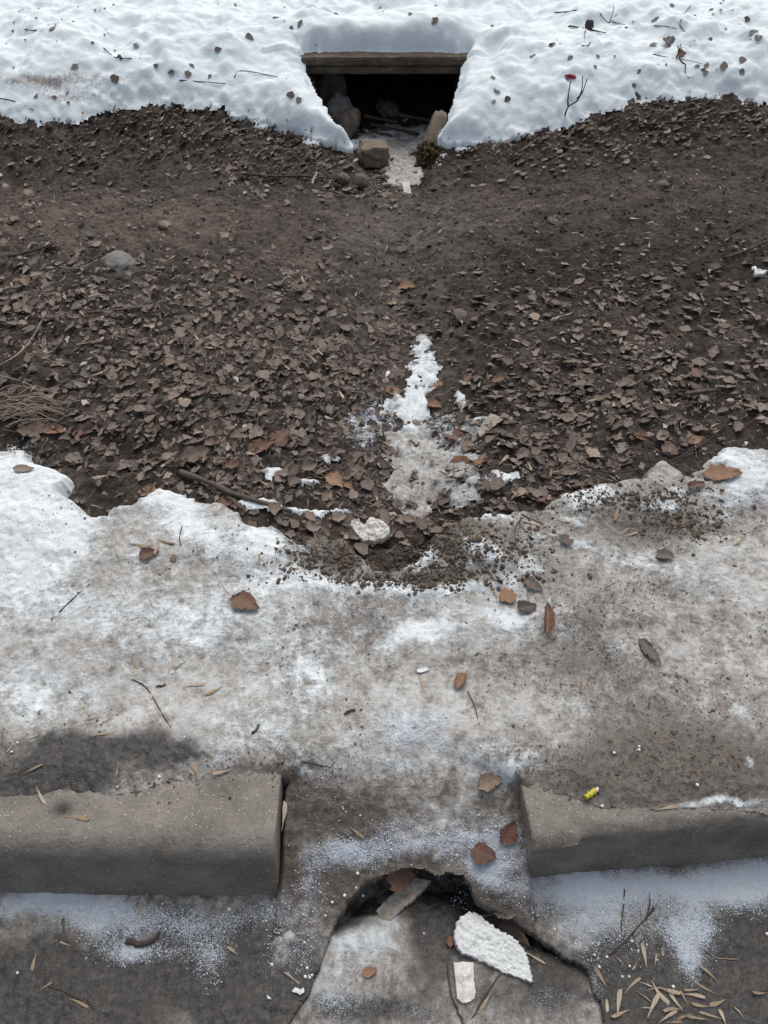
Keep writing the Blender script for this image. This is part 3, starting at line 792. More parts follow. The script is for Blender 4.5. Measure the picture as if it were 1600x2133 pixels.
# ------------------------------------------------------------------ culvert
def box_mesh(name, x0, x1, y0, y1, z0, z1, mat, step=0.02, rough=0.004, seed=1, bev=0.006):
    bm = bmesh.new()
    bmesh.ops.create_cube(bm, size=1.0)
    for v in bm.verts:
        v.co = Vector(((x0 + x1) / 2 + v.co.x * (x1 - x0), (y0 + y1) / 2 + v.co.y * (y1 - y0), (z0 + z1) / 2 + v.co.z * (z1 - z0)))
    bmesh.ops.bevel(bm, geom=bm.edges[:], offset=bev, segments=2, affect='EDGES')
    bmesh.ops.triangulate(bm, faces=bm.faces)
    for _ in range(9):
        es = [e for e in bm.edges if e.calc_length() > step * 1.6]
        if not es or len(bm.verts) > 6000: break
        bmesh.ops.subdivide_edges(bm, edges=es, cuts=1)
        bmesh.ops.triangulate(bm, faces=bm.faces)
    bm.normal_update()
    co = np.array([v.co[:] for v in bm.verts]); no = np.array([v.normal[:] for v in bm.verts])
    d = rough * fbm(co[:, 0] + co[:, 2] * 0.7, co[:, 1] + co[:, 2], 12, 4, seed) + rough * 0.5 * fbm(co[:, 0], co[:, 2] + co[:, 1], 50, 3, seed + 1)
    for v, p in zip(bm.verts, co + no * d[:, None]): v.co = p
    for fc in bm.faces: fc.smooth = True
    me = bpy.data.meshes.new(name); bm.to_mesh(me); bm.free(); me.materials.append(mat)
    return me
cul = empty('culvert', (0.04, 4.30, -0.12))
tag(cul, 'low dark culvert mouth under a concrete slab in the snow bank', 'culvert')
def part(name, me, parent):
    o = link(name, me, parent); o.matrix_parent_inverse = Matrix.Translation(-Vector(parent.location)); return o
o = part('cover_slab', box_mesh('cover_slab', -0.62, 0.66, 4.300, 5.30, 0.226, 0.262, M['slab'], 0.025, 0.003, 3), cul)
o = part('lintel', box_mesh('lintel', -0.62, 0.66, 4.312, 4.47, 0.184, 0.224, M['slab'], 0.02, 0.004, 5), cul)
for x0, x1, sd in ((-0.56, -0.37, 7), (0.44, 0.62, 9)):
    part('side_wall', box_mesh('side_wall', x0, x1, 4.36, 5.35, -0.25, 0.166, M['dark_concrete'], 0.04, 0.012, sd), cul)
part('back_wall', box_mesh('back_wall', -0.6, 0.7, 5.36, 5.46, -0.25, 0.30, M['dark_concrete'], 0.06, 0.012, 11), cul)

# ------------------------------------------------------------------ stones
def stone_mesh(name, sx, sy, sz, mat, seed, block=0.0, sub=4):
    bm = bmesh.new(); bmesh.ops.create_icosphere(bm, subdivisions=sub, radius=1.0)
    co = np.array([v.co[:] for v in bm.verts])
    if block:
        m = np.abs(co).max(1, keepdims=True); co = co * (1 - block) + (co / m * 0.82) * block
    n = 0.20 * fbm(co[:, 0] + co[:, 2] * 1.3, co[:, 1] - co[:, 2], 1.1, 4, seed) + 0.06 * fbm(co[:, 0] - co[:, 2], co[:, 1] + co[:, 2], 5, 3, seed + 2)
    co = co * (1 + n[:, None]) * np.array([sx, sy, sz])
    for v, p in zip(bm.verts, co): v.co = p
    for fc in bm.faces: fc.smooth = True
    me = bpy.data.meshes.new(name); bm.to_mesh(me); bm.free(); me.materials.append(mat)
    return me
def stone(px, py, wpx, hpx, depth, mat, label, seed, rot=0.0, sink=0.3, block=0.0, name='stone', tilt=0.0):
    p = pick(px, py); k = scale_at(p)
    hw, hh = wpx * k / 2, hpx * k / 2
    o = link(name, stone_mesh(name, hw, depth, hh, mat, seed, block))
    o.location = p + Vector((0, 0, hh * (1 - 2 * sink))); o.rotation_euler = (tilt, 0, rot)
    return tag(o, label, 'stone')
stone(712, 262, 56, 70, 0.06, M['stone_grey'], 'rounded grey stone at the left edge of the culvert mouth, half behind snow', 21, 0.2, 0.1)
o = stone(728, 285, 44, 66, 0.06, M['stone_tan'], 'rounded tan stone leaning below the grey one at the culvert mouth', 22, 0.3, 0.10)
o.rotation_euler = (0.1, 0.35, 0.3)
stone(780, 340, 66, 46, 0.07, M['stone_tan'], 'blocky brown stone at the left of the ice below the culvert', 23, 0.15, 0.05, 0.6)
stone(716, 378, 26, 22, 0.03, M['stone_mud'], 'small pale brown pebble in the leaves left of the ice', 24, 0.4, 0.2)
stone(752, 386, 30, 28, 0.03, M['stone_mud'], 'small reddish brown pebble beside the lower end of the ice', 25, -0.3, 0.2)
o = stone(246, 552, 66, 34, 0.07, M['stone_grey'], 'flat pale stone sunk in the bare mud at the left', 26, 0.2, 0.45)
stone(345, 470, 26, 14, 0.03, M['stone_tan'], 'small tan stone in the bare mud above the flat pale stone', 27, 0.2, 0.35)
stone(1377, 396, 26, 30, 0.035, M['stone_mud'], 'pale muddy stone standing in the trodden soil at the right', 28, 0.5, 0.35, 0.4)
stone(1150, 462, 24, 12, 0.03, M['stone_mud'], 'small flat stone in the mud right of the gutter line', 29, 0.2, 0.4)
stone(58, 405, 24, 12, 0.03, M['stone_tan'], 'small pale stone in the leaves at the far left', 30, 0.1, 0.3)
stone(960, 660, 34, 26, 0.04, M['stone_mud'], 'round muddy stone right of the gutter line above the white snow strip', 33, 0.1, 0.5)
stone(1085, 905, 30, 16, 0.03, M['stone_mud'], 'small muddy stone by the wood chip', 34, 0.1, 0.45)
# mossy stone right of the mouth
p0 = pick(884, 345); k0 = scale_at(p0)
ms = empty('mossy_stone', p0); tag(ms, 'long tan stone with moss at its foot, leaning at the right of the culvert mouth', 'stone')
me = stone_mesh('stone_body', 0.052, 0.058, 0.17, M['stone_tan'], 35, 0.45)
o = link('stone_body', me, ms); o.location = (0.045, 0.10, 0.075); o.rotation_euler = (R(-42), R(16), R(-6))
me = stone_mesh('moss_cover', 0.062, 0.07, 0.085, M['moss'], 36, 0.2, 5)
mv = np.array([v.co[:] for v in me.vertices]); mv += 0.006 * np.random.default_rng(3).standard_normal(mv.shape)
me.vertices.foreach_set('co', mv.ravel().astype(np.float32))
o = link('moss_cover', me, ms); o.location = (0.032, 0.03, 0.025); o.rotation_euler = (R(-40), R(12), 0)
# loose stones in the dark of the culvert
for (x, y, sx, sz, lab, sd) in ((-0.30, 4.62, .09, .14, 'large stone leaning on the left wall inside the culvert', 41), (0.02, 4.62, .06, .03, 'flat brick-like stone lying on the culvert floor', 42)):
    o = link('stone', stone_mesh('stone', sx, 0.07, sz, M['stone_mud'], sd, 0.4)); o.location = (x, y, -0.10 + sz * 0.6); o.rotation_euler = (0.1, 0.25, 0.2)
    tag(o, lab, 'stone')

# ------------------------------------------------------------------ leaves, seeds, twigs, beads: base shapes
def leaf_base(seed, width=0.8, curl=0.25, fold=0.2, jag=0.06, tear=0.0, stalk=True, nu=4, nv=9):
    """unit-long leaf lying in x along its midrib: vertices, quads, vein mask"""
    r = np.random.default_rng(seed)
    V = []; vein = []
    wj = r.normal(0, jag, (nv + 1, 2))
    for j in range(nv + 1):
        t = j / nv
        w = width * 0.5 * (math.sin(math.pi * t ** 0.72) ** 0.85) + 0.012
        if t > 0.99: w = 0.004
        for i in range(nu + 1):
            s = i / nu * 2 - 1
            ww = w * (1 + (wj[j, 0 if s < 0 else 1] if abs(s) > 0.9 else 0) * 1.4)
            if tear and abs(s) > 0.4: ww *= 1 - tear * abs(r.normal(0, 0.6))
            x = t + (0.04 * r.normal() if abs(s) > 0.9 else 0)
            y = s * ww
            z = abs(s) ** 1.3 * w * fold * 2 + curl * (t - 0.5) ** 2 + 0.03 * r.normal() * (abs(s) > 0.4)
            V.append((x - 0.5, y, z)); vein.append(1.0 if i == nu // 2 else 0.25 * (j % 2))
    Fq = []
    for j in range(nv):
        for i in range(nu):
            a = j * (nu + 1) + i
            Fq.append((a, a + 1, a + nu + 2, a + nu + 1))
    if stalk:
        n0 = len(V); cz = r.normal(0, 0.08)
        for j in range(4):
            t = j / 3
            for s in (-1, 1): V.append((-0.5 - 0.38 * t, s * 0.012 + 0.1 * t * t * cz * 4, curl * 0.25 + 0.06 * t)); vein.append(1.0)
        for j in range(3): Fq.append((n0 + 2 * j, n0 + 2 * j + 1, n0 + 2 * j + 3, n0 + 2 * j + 2))
    V = np.array(V); V[:, 2] -= V[:, 2].min()
    return V, np.array(Fq), np.array(vein)
def seed_base(seed):
    """dry winged seed: a flat straight blade, wide and blunt at one end, drawn out to a point at the other"""
    r = np.random.default_rng(seed); V = []; nv = 9; bend = r.normal(0, 0.06); curl = r.normal(0.03, 0.05); tw = r.normal(0, 0.7); wmax = r.uniform(0.06, 0.10)
    cut = r.uniform(-0.05, 0.05)
    for j in range(nv + 1):
        t = j / nv
        w = 0.014 + wmax * min(1.0, t * 1.5) ** 1.2 * (1 - 0.25 * max(0, t - 0.8) / 0.2)
        a = tw * (t - 0.5)
        for s_ in (-1, -0.35, 0.35, 1):
            rim = 0.02 if abs(s_) < 0.5 else 0.0
            V.append((t - 0.5 + (cut * s_ if j == nv else 0) + 0.006 * r.normal(), s_ * w * math.cos(a) + bend * (t - 0.5) ** 2 * 4, s_ * w * math.sin(a) + rim * (1 - t) + curl * t * t * 2 + 0.004 * r.normal()))
    Fq = [(j * 4 + i, j * 4 + i + 1, j * 4 + i + 5, j * 4 + i + 4) for j in range(nv) for i in range(3)]
    V = np.array(V); V[:, 2] -= V[:, 2].min()
    return V, np.array(Fq), np.zeros(len(V))
def sliver_base(seed):
    r = np.random.default_rng(seed); V = []; b = r.normal(0, 0.15); cz = abs(r.normal(0, 0.12))
    for j in range(4):
        t = j / 3
        for s in (-1, 0, 1): V.append((t - 0.5, s * 0.045 * (1.1 - t * 0.6) + b * (t - 0.5) ** 2 * 3, (0.03 if s == 0 else 0) + cz * (t - .5) ** 2 * 3))
    Fq = [(j * 3 + i, j * 3 + i + 1, j * 3 + i + 4, j * 3 + i + 3) for j in range(3) for i in range(2)]
    return np.array(V), np.array(Fq), np.zeros(12)
def clod_base(seed):
    bm = bmesh.new(); bmesh.ops.create_cube(bm, size=1.0); bmesh.ops.subdivide_edges(bm, edges=bm.edges[:], cuts=1, use_grid_fill=True)
    r = np.random.default_rng(seed)
    V = np.array([v.co[:] for v in bm.verts]); V = V / np.linalg.norm(V, axis=1, keepdims=True) * (0.5 + r.normal(0, 0.11, (len(V), 1))); V[:, 2] *= 0.65
    Fq = np.array([[v.index for v in f.verts] for f in bm.faces]); bm.free()
    return V, Fq, np.zeros(len(V))

def rot_mats(yaw, tilt, tdir, nrm=None):
    """rotation matrices: yaw about z, then a tilt towards tdir, then laid on the slope"""
    c, s = np.cos(yaw), np.sin(yaw); n = len(yaw)
    Rz = np.zeros((n, 3, 3)); Rz[:, 0, 0] = c; Rz[:, 0, 1] = -s; Rz[:, 1, 0] = s; Rz[:, 1, 1] = c; Rz[:, 2, 2] = 1
    a = np.stack([np.cos(tdir), np.sin(tdir), 0 * tdir], 1)
    K = np.zeros((n, 3, 3)); K[:, 0, 2] = a[:, 1]; K[:, 1, 2] = -a[:, 0]; K[:, 2, 0] = -a[:, 1]; K[:, 2, 1] = a[:, 0]
    T = np.eye(3)[None] + np.sin(tilt)[:, None, None] * K + (1 - np.cos(tilt))[:, None, None] * (K @ K)
    return T @ Rz

def slope_tilt(x, y, e=0.02):
    zx = (top(x + e, y) - top(x - e, y)) / (2 * e); zy = (top(x, y + e) - top(x, y - e)) / (2 * e)
    zx = np.clip(zx, -.8, .8); zy = np.clip(zy, -.8, .8)
    return np.arctan(np.hypot(zx, zy)), np.arctan2(-zy, -zx)

def merged(name, bases, pos, Rm, sc, mat, kind='stuff', rnd=None):
    n = len(pos); which = rng.integers(0, len(bases), n)
    rnd = rng.random(n) if rnd is None else rnd
    Vs, Fs, A, B = [], [], [], []; off = 0
    sc = np.asarray(sc); sc = np.repeat(sc[:, None], 3, 1) if sc.ndim == 1 else sc
    for k, (V, Fq, vein) in enumerate(bases):
        ids = np.where(which == k)[0]
        if not len(ids): continue
        P = np.einsum('nij,nvj->nvi', Rm[ids], V[None] * sc[ids][:, None, :]) + pos[ids][:, None, :]
        nv = len(V)
        Vs.append(P.reshape(-1, 3))
        Fs.append((Fq[None] + (np.arange(len(ids)) * nv)[:, None, None] + off).reshape(-1, 4))
        A.append(np.repeat(rnd[ids], nv)); B.append(np.tile(vein, len(ids)))
        off += nv * len(ids)
    me = new_mesh(name, np.concatenate(Vs), np.concatenate(Fs).ravel(), 4, dict(rnd=np.concatenate(A), vein=np.concatenate(B)), mat)
    o = link(name, me)
    if kind: o['kind'] = kind
    return o

LEAVES = [leaf_base(100 + i, width=0.62 + 0.30 * random.random(), curl=random.choice([0.1, 0.3, -0.25, 0.5]), fold=random.choice([0.05, 0.2, 0.35, -0.1]), jag=0.05, tear=random.choice([0, 0, 0.3])) for i in range(14)]
FRAGS = [leaf_base(200 + i, width=0.5 + 0.5 * random.random(), curl=random.choice([0.2, 0.6, -0.4]), fold=random.choice([0.1, 0.4, 0.6]), jag=0.14, tear=0.55, stalk=False) for i in range(12)]
SEEDS = [seed_base(300 + i) for i in range(8)]
SLIV = [sliver_base(400 + i) for i in range(8)]
CLODS = [clod_base(500 + i) for i in range(8)]
def grain_base(seed):
    r = np.random.default_rng(seed)
    V = np.array([(a, b, c) for a in (-.5, .5) for b in (-.5, .5) for c in (-.2, .35)]) * r.uniform(0.6, 1.2, (8, 3)) + r.normal(0, .08, (8, 3))
    return V, np.array([(0, 1, 3, 2), (4, 6, 7, 5), (0, 4, 5, 1), (2, 3, 7, 6), (0, 2, 6, 4), (1, 5, 7, 3)]), np.zeros(8)
GRAINS = [grain_base(540 + i) for i in range(8)]

def scatter(n, x0, x1, y0, y1, dens, kinds=(0,)):
    out = []
    x = rng.uniform(x0, x1, n); y = rng.uniform(y0, y1, n)
    z = top(x, y); px, py = project(x, y, z)
    ok = rng.random(n) < dens(px, py, x, y)
    ok &= np.isin(kind_at(x, y), kinds)
    return np.stack([x[ok], y[ok], z[ok]], 1)

def dens_leaf(px, py, x, y):
    d = np.clip(litter(px, py, x, y) * 0.95, 0, 1)
    d *= np.clip(0.35 + 1.3 * (vnoise(x * 9, y * 9, 5)), 0, 1)
    g = blobs(px, py, [(880, 770, 40, 70, 1), (860, 860, 60, 60, 1), (870, 960, 80, 90, .8), (840, 330, 60, 60, 1), (830, 270, 120, 40, 1)])
    return d * np.clip(1 - g, 0.02, 1) * np.clip(1 - 1.1 * blobs(px, py, GUT_S), 0.06, 1)
def lay(pts, tilt_sd, lift, flat=1.0):
    n = len(pts); st, sdir = slope_tilt(pts[:, 0], pts[:, 1])
    Rm = rot_mats(rng.uniform(0, 6.283, n), np.abs(rng.normal(0, tilt_sd, n)), rng.uniform(0, 6.283, n))
    Rm = rot_mats(np.zeros(n), st * flat, sdir) @ Rm
    p = pts.copy(); p[:, 2] += lift * rng.random(n) + 0.001
    return p, Rm

# ------------------------------------------------------------------ the leaf litter that nobody could count
pts = scatter(42000, -2.4, 2.4, 1.25, 4.5, dens_leaf)
p, Rm = lay(pts, R(7), 0.012)
p[:, 2] -= 0.0012
sc = 0.011 + 0.040 * rng.random(len(p)) ** 1.9; S3 = np.stack([sc, sc * rng.uniform(0.6, 1.1, len(p)), sc * rng.uniform(0.1, 0.6, len(p)) ** 1.0], 1)
merged('leaf_litter', LEAVES + FRAGS + FRAGS, p, Rm, S3, M['leaf'])
def dens_any(px, py, x, y):
    return np.clip(0.16 + 0.9 * litter(px, py, x, y), 0, 1) * np.clip(0.2 + 1.2 * vnoise(x * 7, y * 7, 15), 0, 1)
pts = scatter(42000, -2.4, 2.4, 1.25, 4.5, dens_any)
p, Rm = lay(pts, R(10), 0.018)
merged('leaf_chaff', SLIV + FRAGS[:3], p, Rm, np.stack([rng.uniform(0.008, 0.04, len(p)), rng.uniform(0.010, 0.026, len(p)), rng.uniform(0.004, 0.02, len(p))], 1), M['chaff'], 'stuff', rng.random(len(p)) ** 0.75)
pts = scatter(2600, -2.2, 2.2, 1.25, 4.4, dens_any)
p, Rm = lay(pts, R(5), 0.014)
_l = rng.uniform(0.03, 0.11, len(p))
merged('twig_litter', SLIV, p, Rm, np.stack([_l, np.full(len(p), 0.022), _l * .3 + 0.01], 1), M['bark_grey'])
def dens_crumb(px, py, x, y):
    return np.clip(0.24 + blobs(px, py, [(1300, 570, 360, 100, .9), (150, 620, 250, 80, .6), (700, 850, 150, 140, .7), (400, 240, 380, 50, .5), (900, 650, 150, 60, .4), (1350, 230, 300, 40, .5), (830, 1130, 200, 60, .8), (400, 800, 400, 200, .3)]) , 0, 1) * np.clip(0.1 + 1.3 * vnoise(x * 8, y * 8, 25), 0, 1)
pts = scatter(34000, -2.4, 2.4, 1.25, 4.5, dens_crumb)
p, Rm = lay(pts, R(60), -0.001)
merged('soil_crumbs', CLODS, p, Rm, np.clip(rng.lognormal(-5.15, 0.6, len(p)), 0.002, 0.028), M['clod'])
# dirt on the ice
def dens_grit(px, py, x, y):
    f = ice_fields(x, y)
    return np.clip(0.10 + 0.55 * f['dirt'] + 0.35 * blobs(px, py, [(690, 1160, 100, 30, 1), (940, 1140, 80, 40, 1.5), (850, 1206, 180, 16, 1.4), (1300, 1050, 160, 40, .8), (1430, 1105, 80, 30, .8)]), 0, 1) * np.clip(0.03 + 1.5 * (np.clip(0.5 + 0.9 * fbm(x, y, 9, 4, 35), 0, 1)) ** 2, 0, 1) * smooth(0.62, 0.75, y)
pts = scatter(90000, -1.3, 1.3, 0.25, 1.75, dens_grit, (1,))
p, Rm = lay(pts, R(30), 0.0)
_g = np.clip(rng.lognormal(-6.5, 0.5, len(p)), 0.0008, 0.005)
merged('dirt_grains', GRAINS, p, Rm, np.stack([_g * rng.uniform(.7, 1.8, len(p)), _g, _g * .5], 1), M['clod_pale'])
def dens_fr(px, py, x, y):
    f = ice_fields(x, y)
    return np.clip(f['frost'] * 0.8 + 0.5 * fbm(x, y, 25, 3, 36) * (f['frost'] > 0.15), 0, 1)
pts = scatter(70000, -0.9, 0.9, 0.25, 0.85, dens_fr, (1,))
pts = pts[over_kerb(pts[:, 0], pts[:, 1]) < 9]
_k = ((pts[:, 0] < GAP0) | (pts[:, 0] > GAP1)) & (pts[:, 1] > 0.53) & (pts[:, 1] < 0.74)
pts = pts[~_k]
p, Rm = lay(pts, R(40), 0.0)
merged('frost_grains', GRAINS, p, Rm, np.clip(rng.lognormal(-6.45, 0.35, len(p)), 0.0008, 0.004), M['frost'])
def dens_ridge(px, py, x, y):
    return np.clip(blobs(px + 15 * fbm(x, y, 20, 3, 66), py + 12 * fbm(x, y, 20, 3, 67), [(690, 1158, 90, 30, .9), (950, 1140, 70, 34, 1.3), (850, 1205, 170, 14, 1.2), (1310, 1040, 150, 24, .6), (1430, 1095, 70, 26, .7), (1080, 1150, 60, 50, .3)]), 0, 1)
pts = scatter(60000, -1.2, 1.2, 1.1, 1.75, dens_ridge, (0, 1))
p, Rm = lay(pts, R(60), -0.001)
merged('soil_clods', CLODS, p, Rm, np.clip(rng.lognormal(-5.3, 0.55, len(p)), 0.002, 0.018), M['clod_pale'])
# crumbs of snow along the edges of the white patches
def dens_sn(px, py, x, y):
    s, i, _, _ = gut_fields(x, y)
    return np.clip(s, 0, 1) * 0.8
pts = scatter(9000, -1.6, 1.6, 1.3, 4.3, dens_sn, (0, 1))
p, Rm = lay(pts, R(50), 0.002)
merged('snow_crumbs', CLODS, p, Rm, np.clip(rng.lognormal(-5.6, 0.5, len(p)), 0.0015, 0.009), M['snow'])
def dens_sg(px, py, x, y):
    return np.clip(0.12 + 0.7 * blobs(px, py, SDIRT_B) + 0.25 * (np.abs(px - 800) > 550), 0, 1) * vnoise(x * 5, y * 5, 45)
pts = scatter(6000, -2.5, 2.5, 3.6, 5.6, dens_sg, (2,))
p, Rm = lay(pts, R(25), 0.0)
merged('snow_debris', SLIV + FRAGS[:4], p, Rm, rng.uniform(0.006, 0.022, len(p)), M['chaff'])

# ------------------------------------------------------------------ single leaves, seeds, twigs and beads
def mesh_of(name, base, mat, k):
    V, Fq, vein = base
    return new_mesh('%s_%s_%d' % (name, mat.name, k), V, Fq.ravel(), 4, dict(rnd=np.zeros(len(V)), vein=vein), mat)
_cache = {}
def proto(kind, bases, mat, k):
    key = (kind, mat, k)
    if key not in _cache: _cache[key] = mesh_of(kind, bases[k], M[mat], k)
    return _cache[key]
def place(kind, me, p, size, yaw, tilt=0.0, tdir=0.0, lift=0.002, zs=0.6, ys=1.0):
    o = bpy.data.objects.new(kind, me); COL.objects.link(o)
    n = normal_at(p.x, p.y)
    q = Vector((0, 0, 1)).rotation_difference(n).to_matrix() @ Matrix.Rotation(tilt, 3, Vector((math.cos(tdir), math.sin(tdir), 0))) @ Matrix.Rotation(yaw, 3, 'Z')
    o.rotation_euler = q.to_euler(); o.location = p + n * lift; o.scale = (size, size * ys, size * zs)
    return o
def yaw_px(p, px, py, ang):
    """heading on the ground of a direction seen in the photograph (degrees, anticlockwise from right)"""
    q = pick(px + 12 * math.cos(R(ang)), py - 12 * math.sin(R(ang)))
    return math.atan2(q.y - p.y, q.x - p.x), (q - p).length / 12
# every leaf one can point at: pixel, length in pixels, heading, material, lift, width factor, label
BIG = [
 (512, 1258, 60, -25, 'leaf_red', .95, 'pointed red brown leaf folded on dirty ice beside a little snow patch'),
 (312, 1156, 36, 20, 'leaf_red', 1.1, 'small round red brown leaf on the ice below the snow-dusted branch'),
 (362, 1163, 18, 80, 'leaf', 1.1, 'tiny brown leaf scrap right of the round red brown leaf on ice'),
 (312, 1029, 46, 10, 'leaf_orange', 1.0, 'orange brown leaf at the edge of the snow left of the branch'),
 (50, 979, 36, 0, 'leaf', .8, 'brown leaf alone on the clean white snow at the left edge'),
 (1137, 1292, 78, 88, 'leaf_red', .38, 'long narrow red brown leaf rolled up on the ice'),
 (1057, 1243, 46, 110, 'leaf_orange', 1.0, 'brown triangular leaf on ice left of the narrow rolled leaf'),
 (1096, 1268, 44, 15, 'leaf', 1.0, 'tan leaf half buried in ice just left of the narrow rolled leaf'),
 (1110, 1222, 40, -30, 'leaf', .9, 'brown curled leaf above the tan half-buried leaf'),
 (962, 1420, 42, 70, 'leaf_orange', .8, 'orange brown leaf with a thin stalk lying on grey ice'),
 (1352, 1362, 66, -55, 'leaf_dark', .55, 'dark flat leaf frozen into the ice at the right'),
 (1386, 1162, 40, -10, 'leaf_dark', .9, 'dark lobed leaf frozen flat on the right part of the ice'),
 (1180, 1126, 36, 30, 'leaf', 1.0, 'brown round leaf among snow patches on the soiled ice'),
 (1222, 1020, 28, 60, 'leaf_orange', 1.1, 'orange leaf standing on the small white snow patch at the right'),
 (1020, 1627, 50, 20, 'leaf_tan', .9, 'torn pale leaf on the ice between the kerbs'),
 (833, 1824, 62, 10, 'leaf_red', 1.15, 'large round red brown leaf at the rim of the hollow'),
 (1008, 1779, 48, -20, 'leaf_red', 1.15, 'round red brown leaf on frost left of the broken kerb corner'),
 (1060, 1734, 46, 60, 'leaf_red', 1.1, 'round dark red leaf leaning against the end of the right kerb'),
 (770, 2026, 28, 15, 'leaf_orange', 1.0, 'small orange leaf frozen under the ice of the hollow'),
 (1450, 1016, 40, 20, 'leaf_red', .7, 'narrow brown leaf standing up at the snow edge on the right'),
 (1506, 988, 66, -5, 'leaf_orange', .8, 'torn brown leaf on the snow at the right edge'),
 (472, 1050, 46, 35, 'leaf_red', .9, 'red brown leaf under the lower side of the branch'),
 (705, 1008, 56, -25, 'leaf_orange', .9, 'orange brown curled leaf left of the gutter ice'),
 (965, 974, 56, 15, 'leaf_orange', 1.0, 'large orange brown leaf on the right part of the gutter ice'),
 (1003, 962, 40, 50, 'leaf_orange', .8, 'orange brown leaf lapping the large one on the gutter ice'),
 (950, 916, 56, -15, 'leaf_red', .9, 'long red brown leaf at the right edge of the gutter ice'),
 (985, 916, 40, 20, 'leaf', .9, 'brown leaf behind the long red brown leaf at the gutter ice'),
 (856, 880, 24, 0, 'leaf_orange', 1.1, 'upper of two small orange leaves in the middle of the gutter snow'),
 (854, 896, 20, 30, 'leaf_orange', 1.1, 'lower of two small orange leaves in the middle of the gutter snow'),
 (876, 803, 22, 70, 'leaf_dark', 1.1, 'dark curled leaf at the foot of the topmost gutter snow patch'),
 (908, 808, 36, 20, 'leaf_orange', .9, 'brown leaf at the right edge of the narrow gutter snow'),
 (905, 845, 34, -20, 'leaf_orange', .8, 'orange brown leaf with a ragged edge lying across the gutter snow'),
 (820, 816, 40, 0, 'leaf_orange', .9, 'pair-like brown leaf left of the gutter snow'),
 (805, 940, 36, 100, 'leaf', .9, 'brown leaf curled at the left edge of the pale gutter ice'),
 (840, 990, 44, 95, 'leaf_dark', .5, 'dark narrow leaf frozen upright in the pale gutter ice'),
 (836, 962, 28, 0, 'leaf_red', .7, 'small red brown leaf frozen in the pale gutter ice'),
 (846, 600, 46, -5, 'leaf_orange', .9, 'lone orange brown curled leaf on the bare mud of the gutter line'),
 (818, 632, 26, 10, 'leaf_tan', 1.0, 'small tan leaf below the lone orange brown leaf on bare mud'),
 (840, 519, 28, 0, 'leaf', 1.0, 'brown leaf by itself high on the bare gutter line'),
 (822, 683, 26, 20, 'leaf_tan', .9, 'pale curled leaf just above the gutter snow'),
 (1292, 962, 46, 0, 'leaf', 1.0, 'broad grey brown leaf above the snow patch at the right'),
 (408, 950, 54, 15, 'leaf', 1.0, 'broad grey brown leaf lying flat above the branch'),
 (262, 970, 38, 20, 'leaf_dark', .9, 'oval grey leaf on bare soil above the left snow'),
 (548, 934, 56, 20, 'leaf_red', .9, 'dark red brown leaf in the litter above the branch end'),
 (586, 914, 50, 40, 'leaf_red', 1.0, 'rounded red brown leaf standing in the litter'),
 (1208, 588, 24, 20, 'leaf_tan', .9, 'pale yellowish leaf alone in the dark soil at the right'),
 (1445, 918, 34, 10, 'leaf_orange', 1.0, 'light brown leaf near the bent twig at the right'),
 (1335, 912, 30, -20, 'leaf_orange', 1.0, 'light brown leaf left of the bent twig'),
 (1082, 1946, 60, -70, 'leaf_tan', .8, 'torn tan leaf hanging into the hollow under the right rim'),
 (1062, 1930, 44, -20, 'leaf', .8, 'brown crumpled leaf tucked under the right rim of the hollow'),
 (1058, 1898, 52, 10, 'leaf_tan', .5, 'pale leaf lying flat on the right rim of the hollow'),
 (938, 1962, 24, 90, 'leaf_red', .9, 'small brown leaf at the left of the big foam piece'),
 (75, 896, 62, 10, 'leaf', 1.0, 'large tan brown leaf below the straw at the left edge'),
 (115, 900, 46, 0, 'leaf_orange', .8, 'yellow brown curled leaf beside the large one at the left edge'),
 (190, 775, 40, 20, 'leaf_dark', 1.0, 'dark grey brown leaf standing in the left litter'),
 (500, 850, 50, 30, 'leaf_dark', 1.0, 'dark hollow leaf in the litter left of the gutter'),
 (835, 350, 20, 0, 'leaf_dark', 1.0, 'dark leaf frozen in the ice below the culvert'),
 (590, 1995, 1, 0, 'leaf', 1.0, '')]
for n_, (px, py, L, ang, mt, wd, lab) in enumerate(BIG):
    if not lab: continue
    p = pick(px, py); k = scale_at(p); yw, _ = yaw_px(p, px, py, ang)
    b = n_ % len(LEAVES)
    # a leaf keeps its real length even where the view foreshortens it
    key = ('big', mt, b)
    if key not in _cache:
        r_ = np.random.default_rng(900 + b)
        _cache[key] = mesh_of('leaf_blade', leaf_base(600 + b, width=0.72, curl=[0.12, 0.3, -0.2][b % 3], fold=[0.12, 0.28, 0.05, 0.2][b % 4], jag=0.035, tear=0.1, stalk=False, nu=6, nv=14), M[mt], b)
        vs_ = [(-0.5, 0), (-0.62, 0.02), (-0.76, 0.05), (-0.9, 0.11)]
        V = np.array([(x_, y_ + w_, 0.02 + 0.05 * q_) for q_, (x_, y_) in enumerate(vs_) for w_ in (-0.013, 0.013)])
        Fq = np.array([(2 * q_, 2 * q_ + 1, 2 * q_ + 3, 2 * q_ + 2) for q_ in range(3)])
        _cache[key + ('s',)] = mesh_of('leaf_stalk', (V, Fq, np.ones(len(V))), M[mt], b)
    o = place('dead_leaf', _cache[key], p, L * k * 1.12, yw, R(rng.uniform(4, 14)), rng.uniform(0, 6.28), 0.003, 0.8, wd)
    tag(o, lab, 'leaf')
    c = bpy.data.objects.new('leaf_stalk', _cache[key + ('s',)]); COL.objects.link(c); c.parent = o

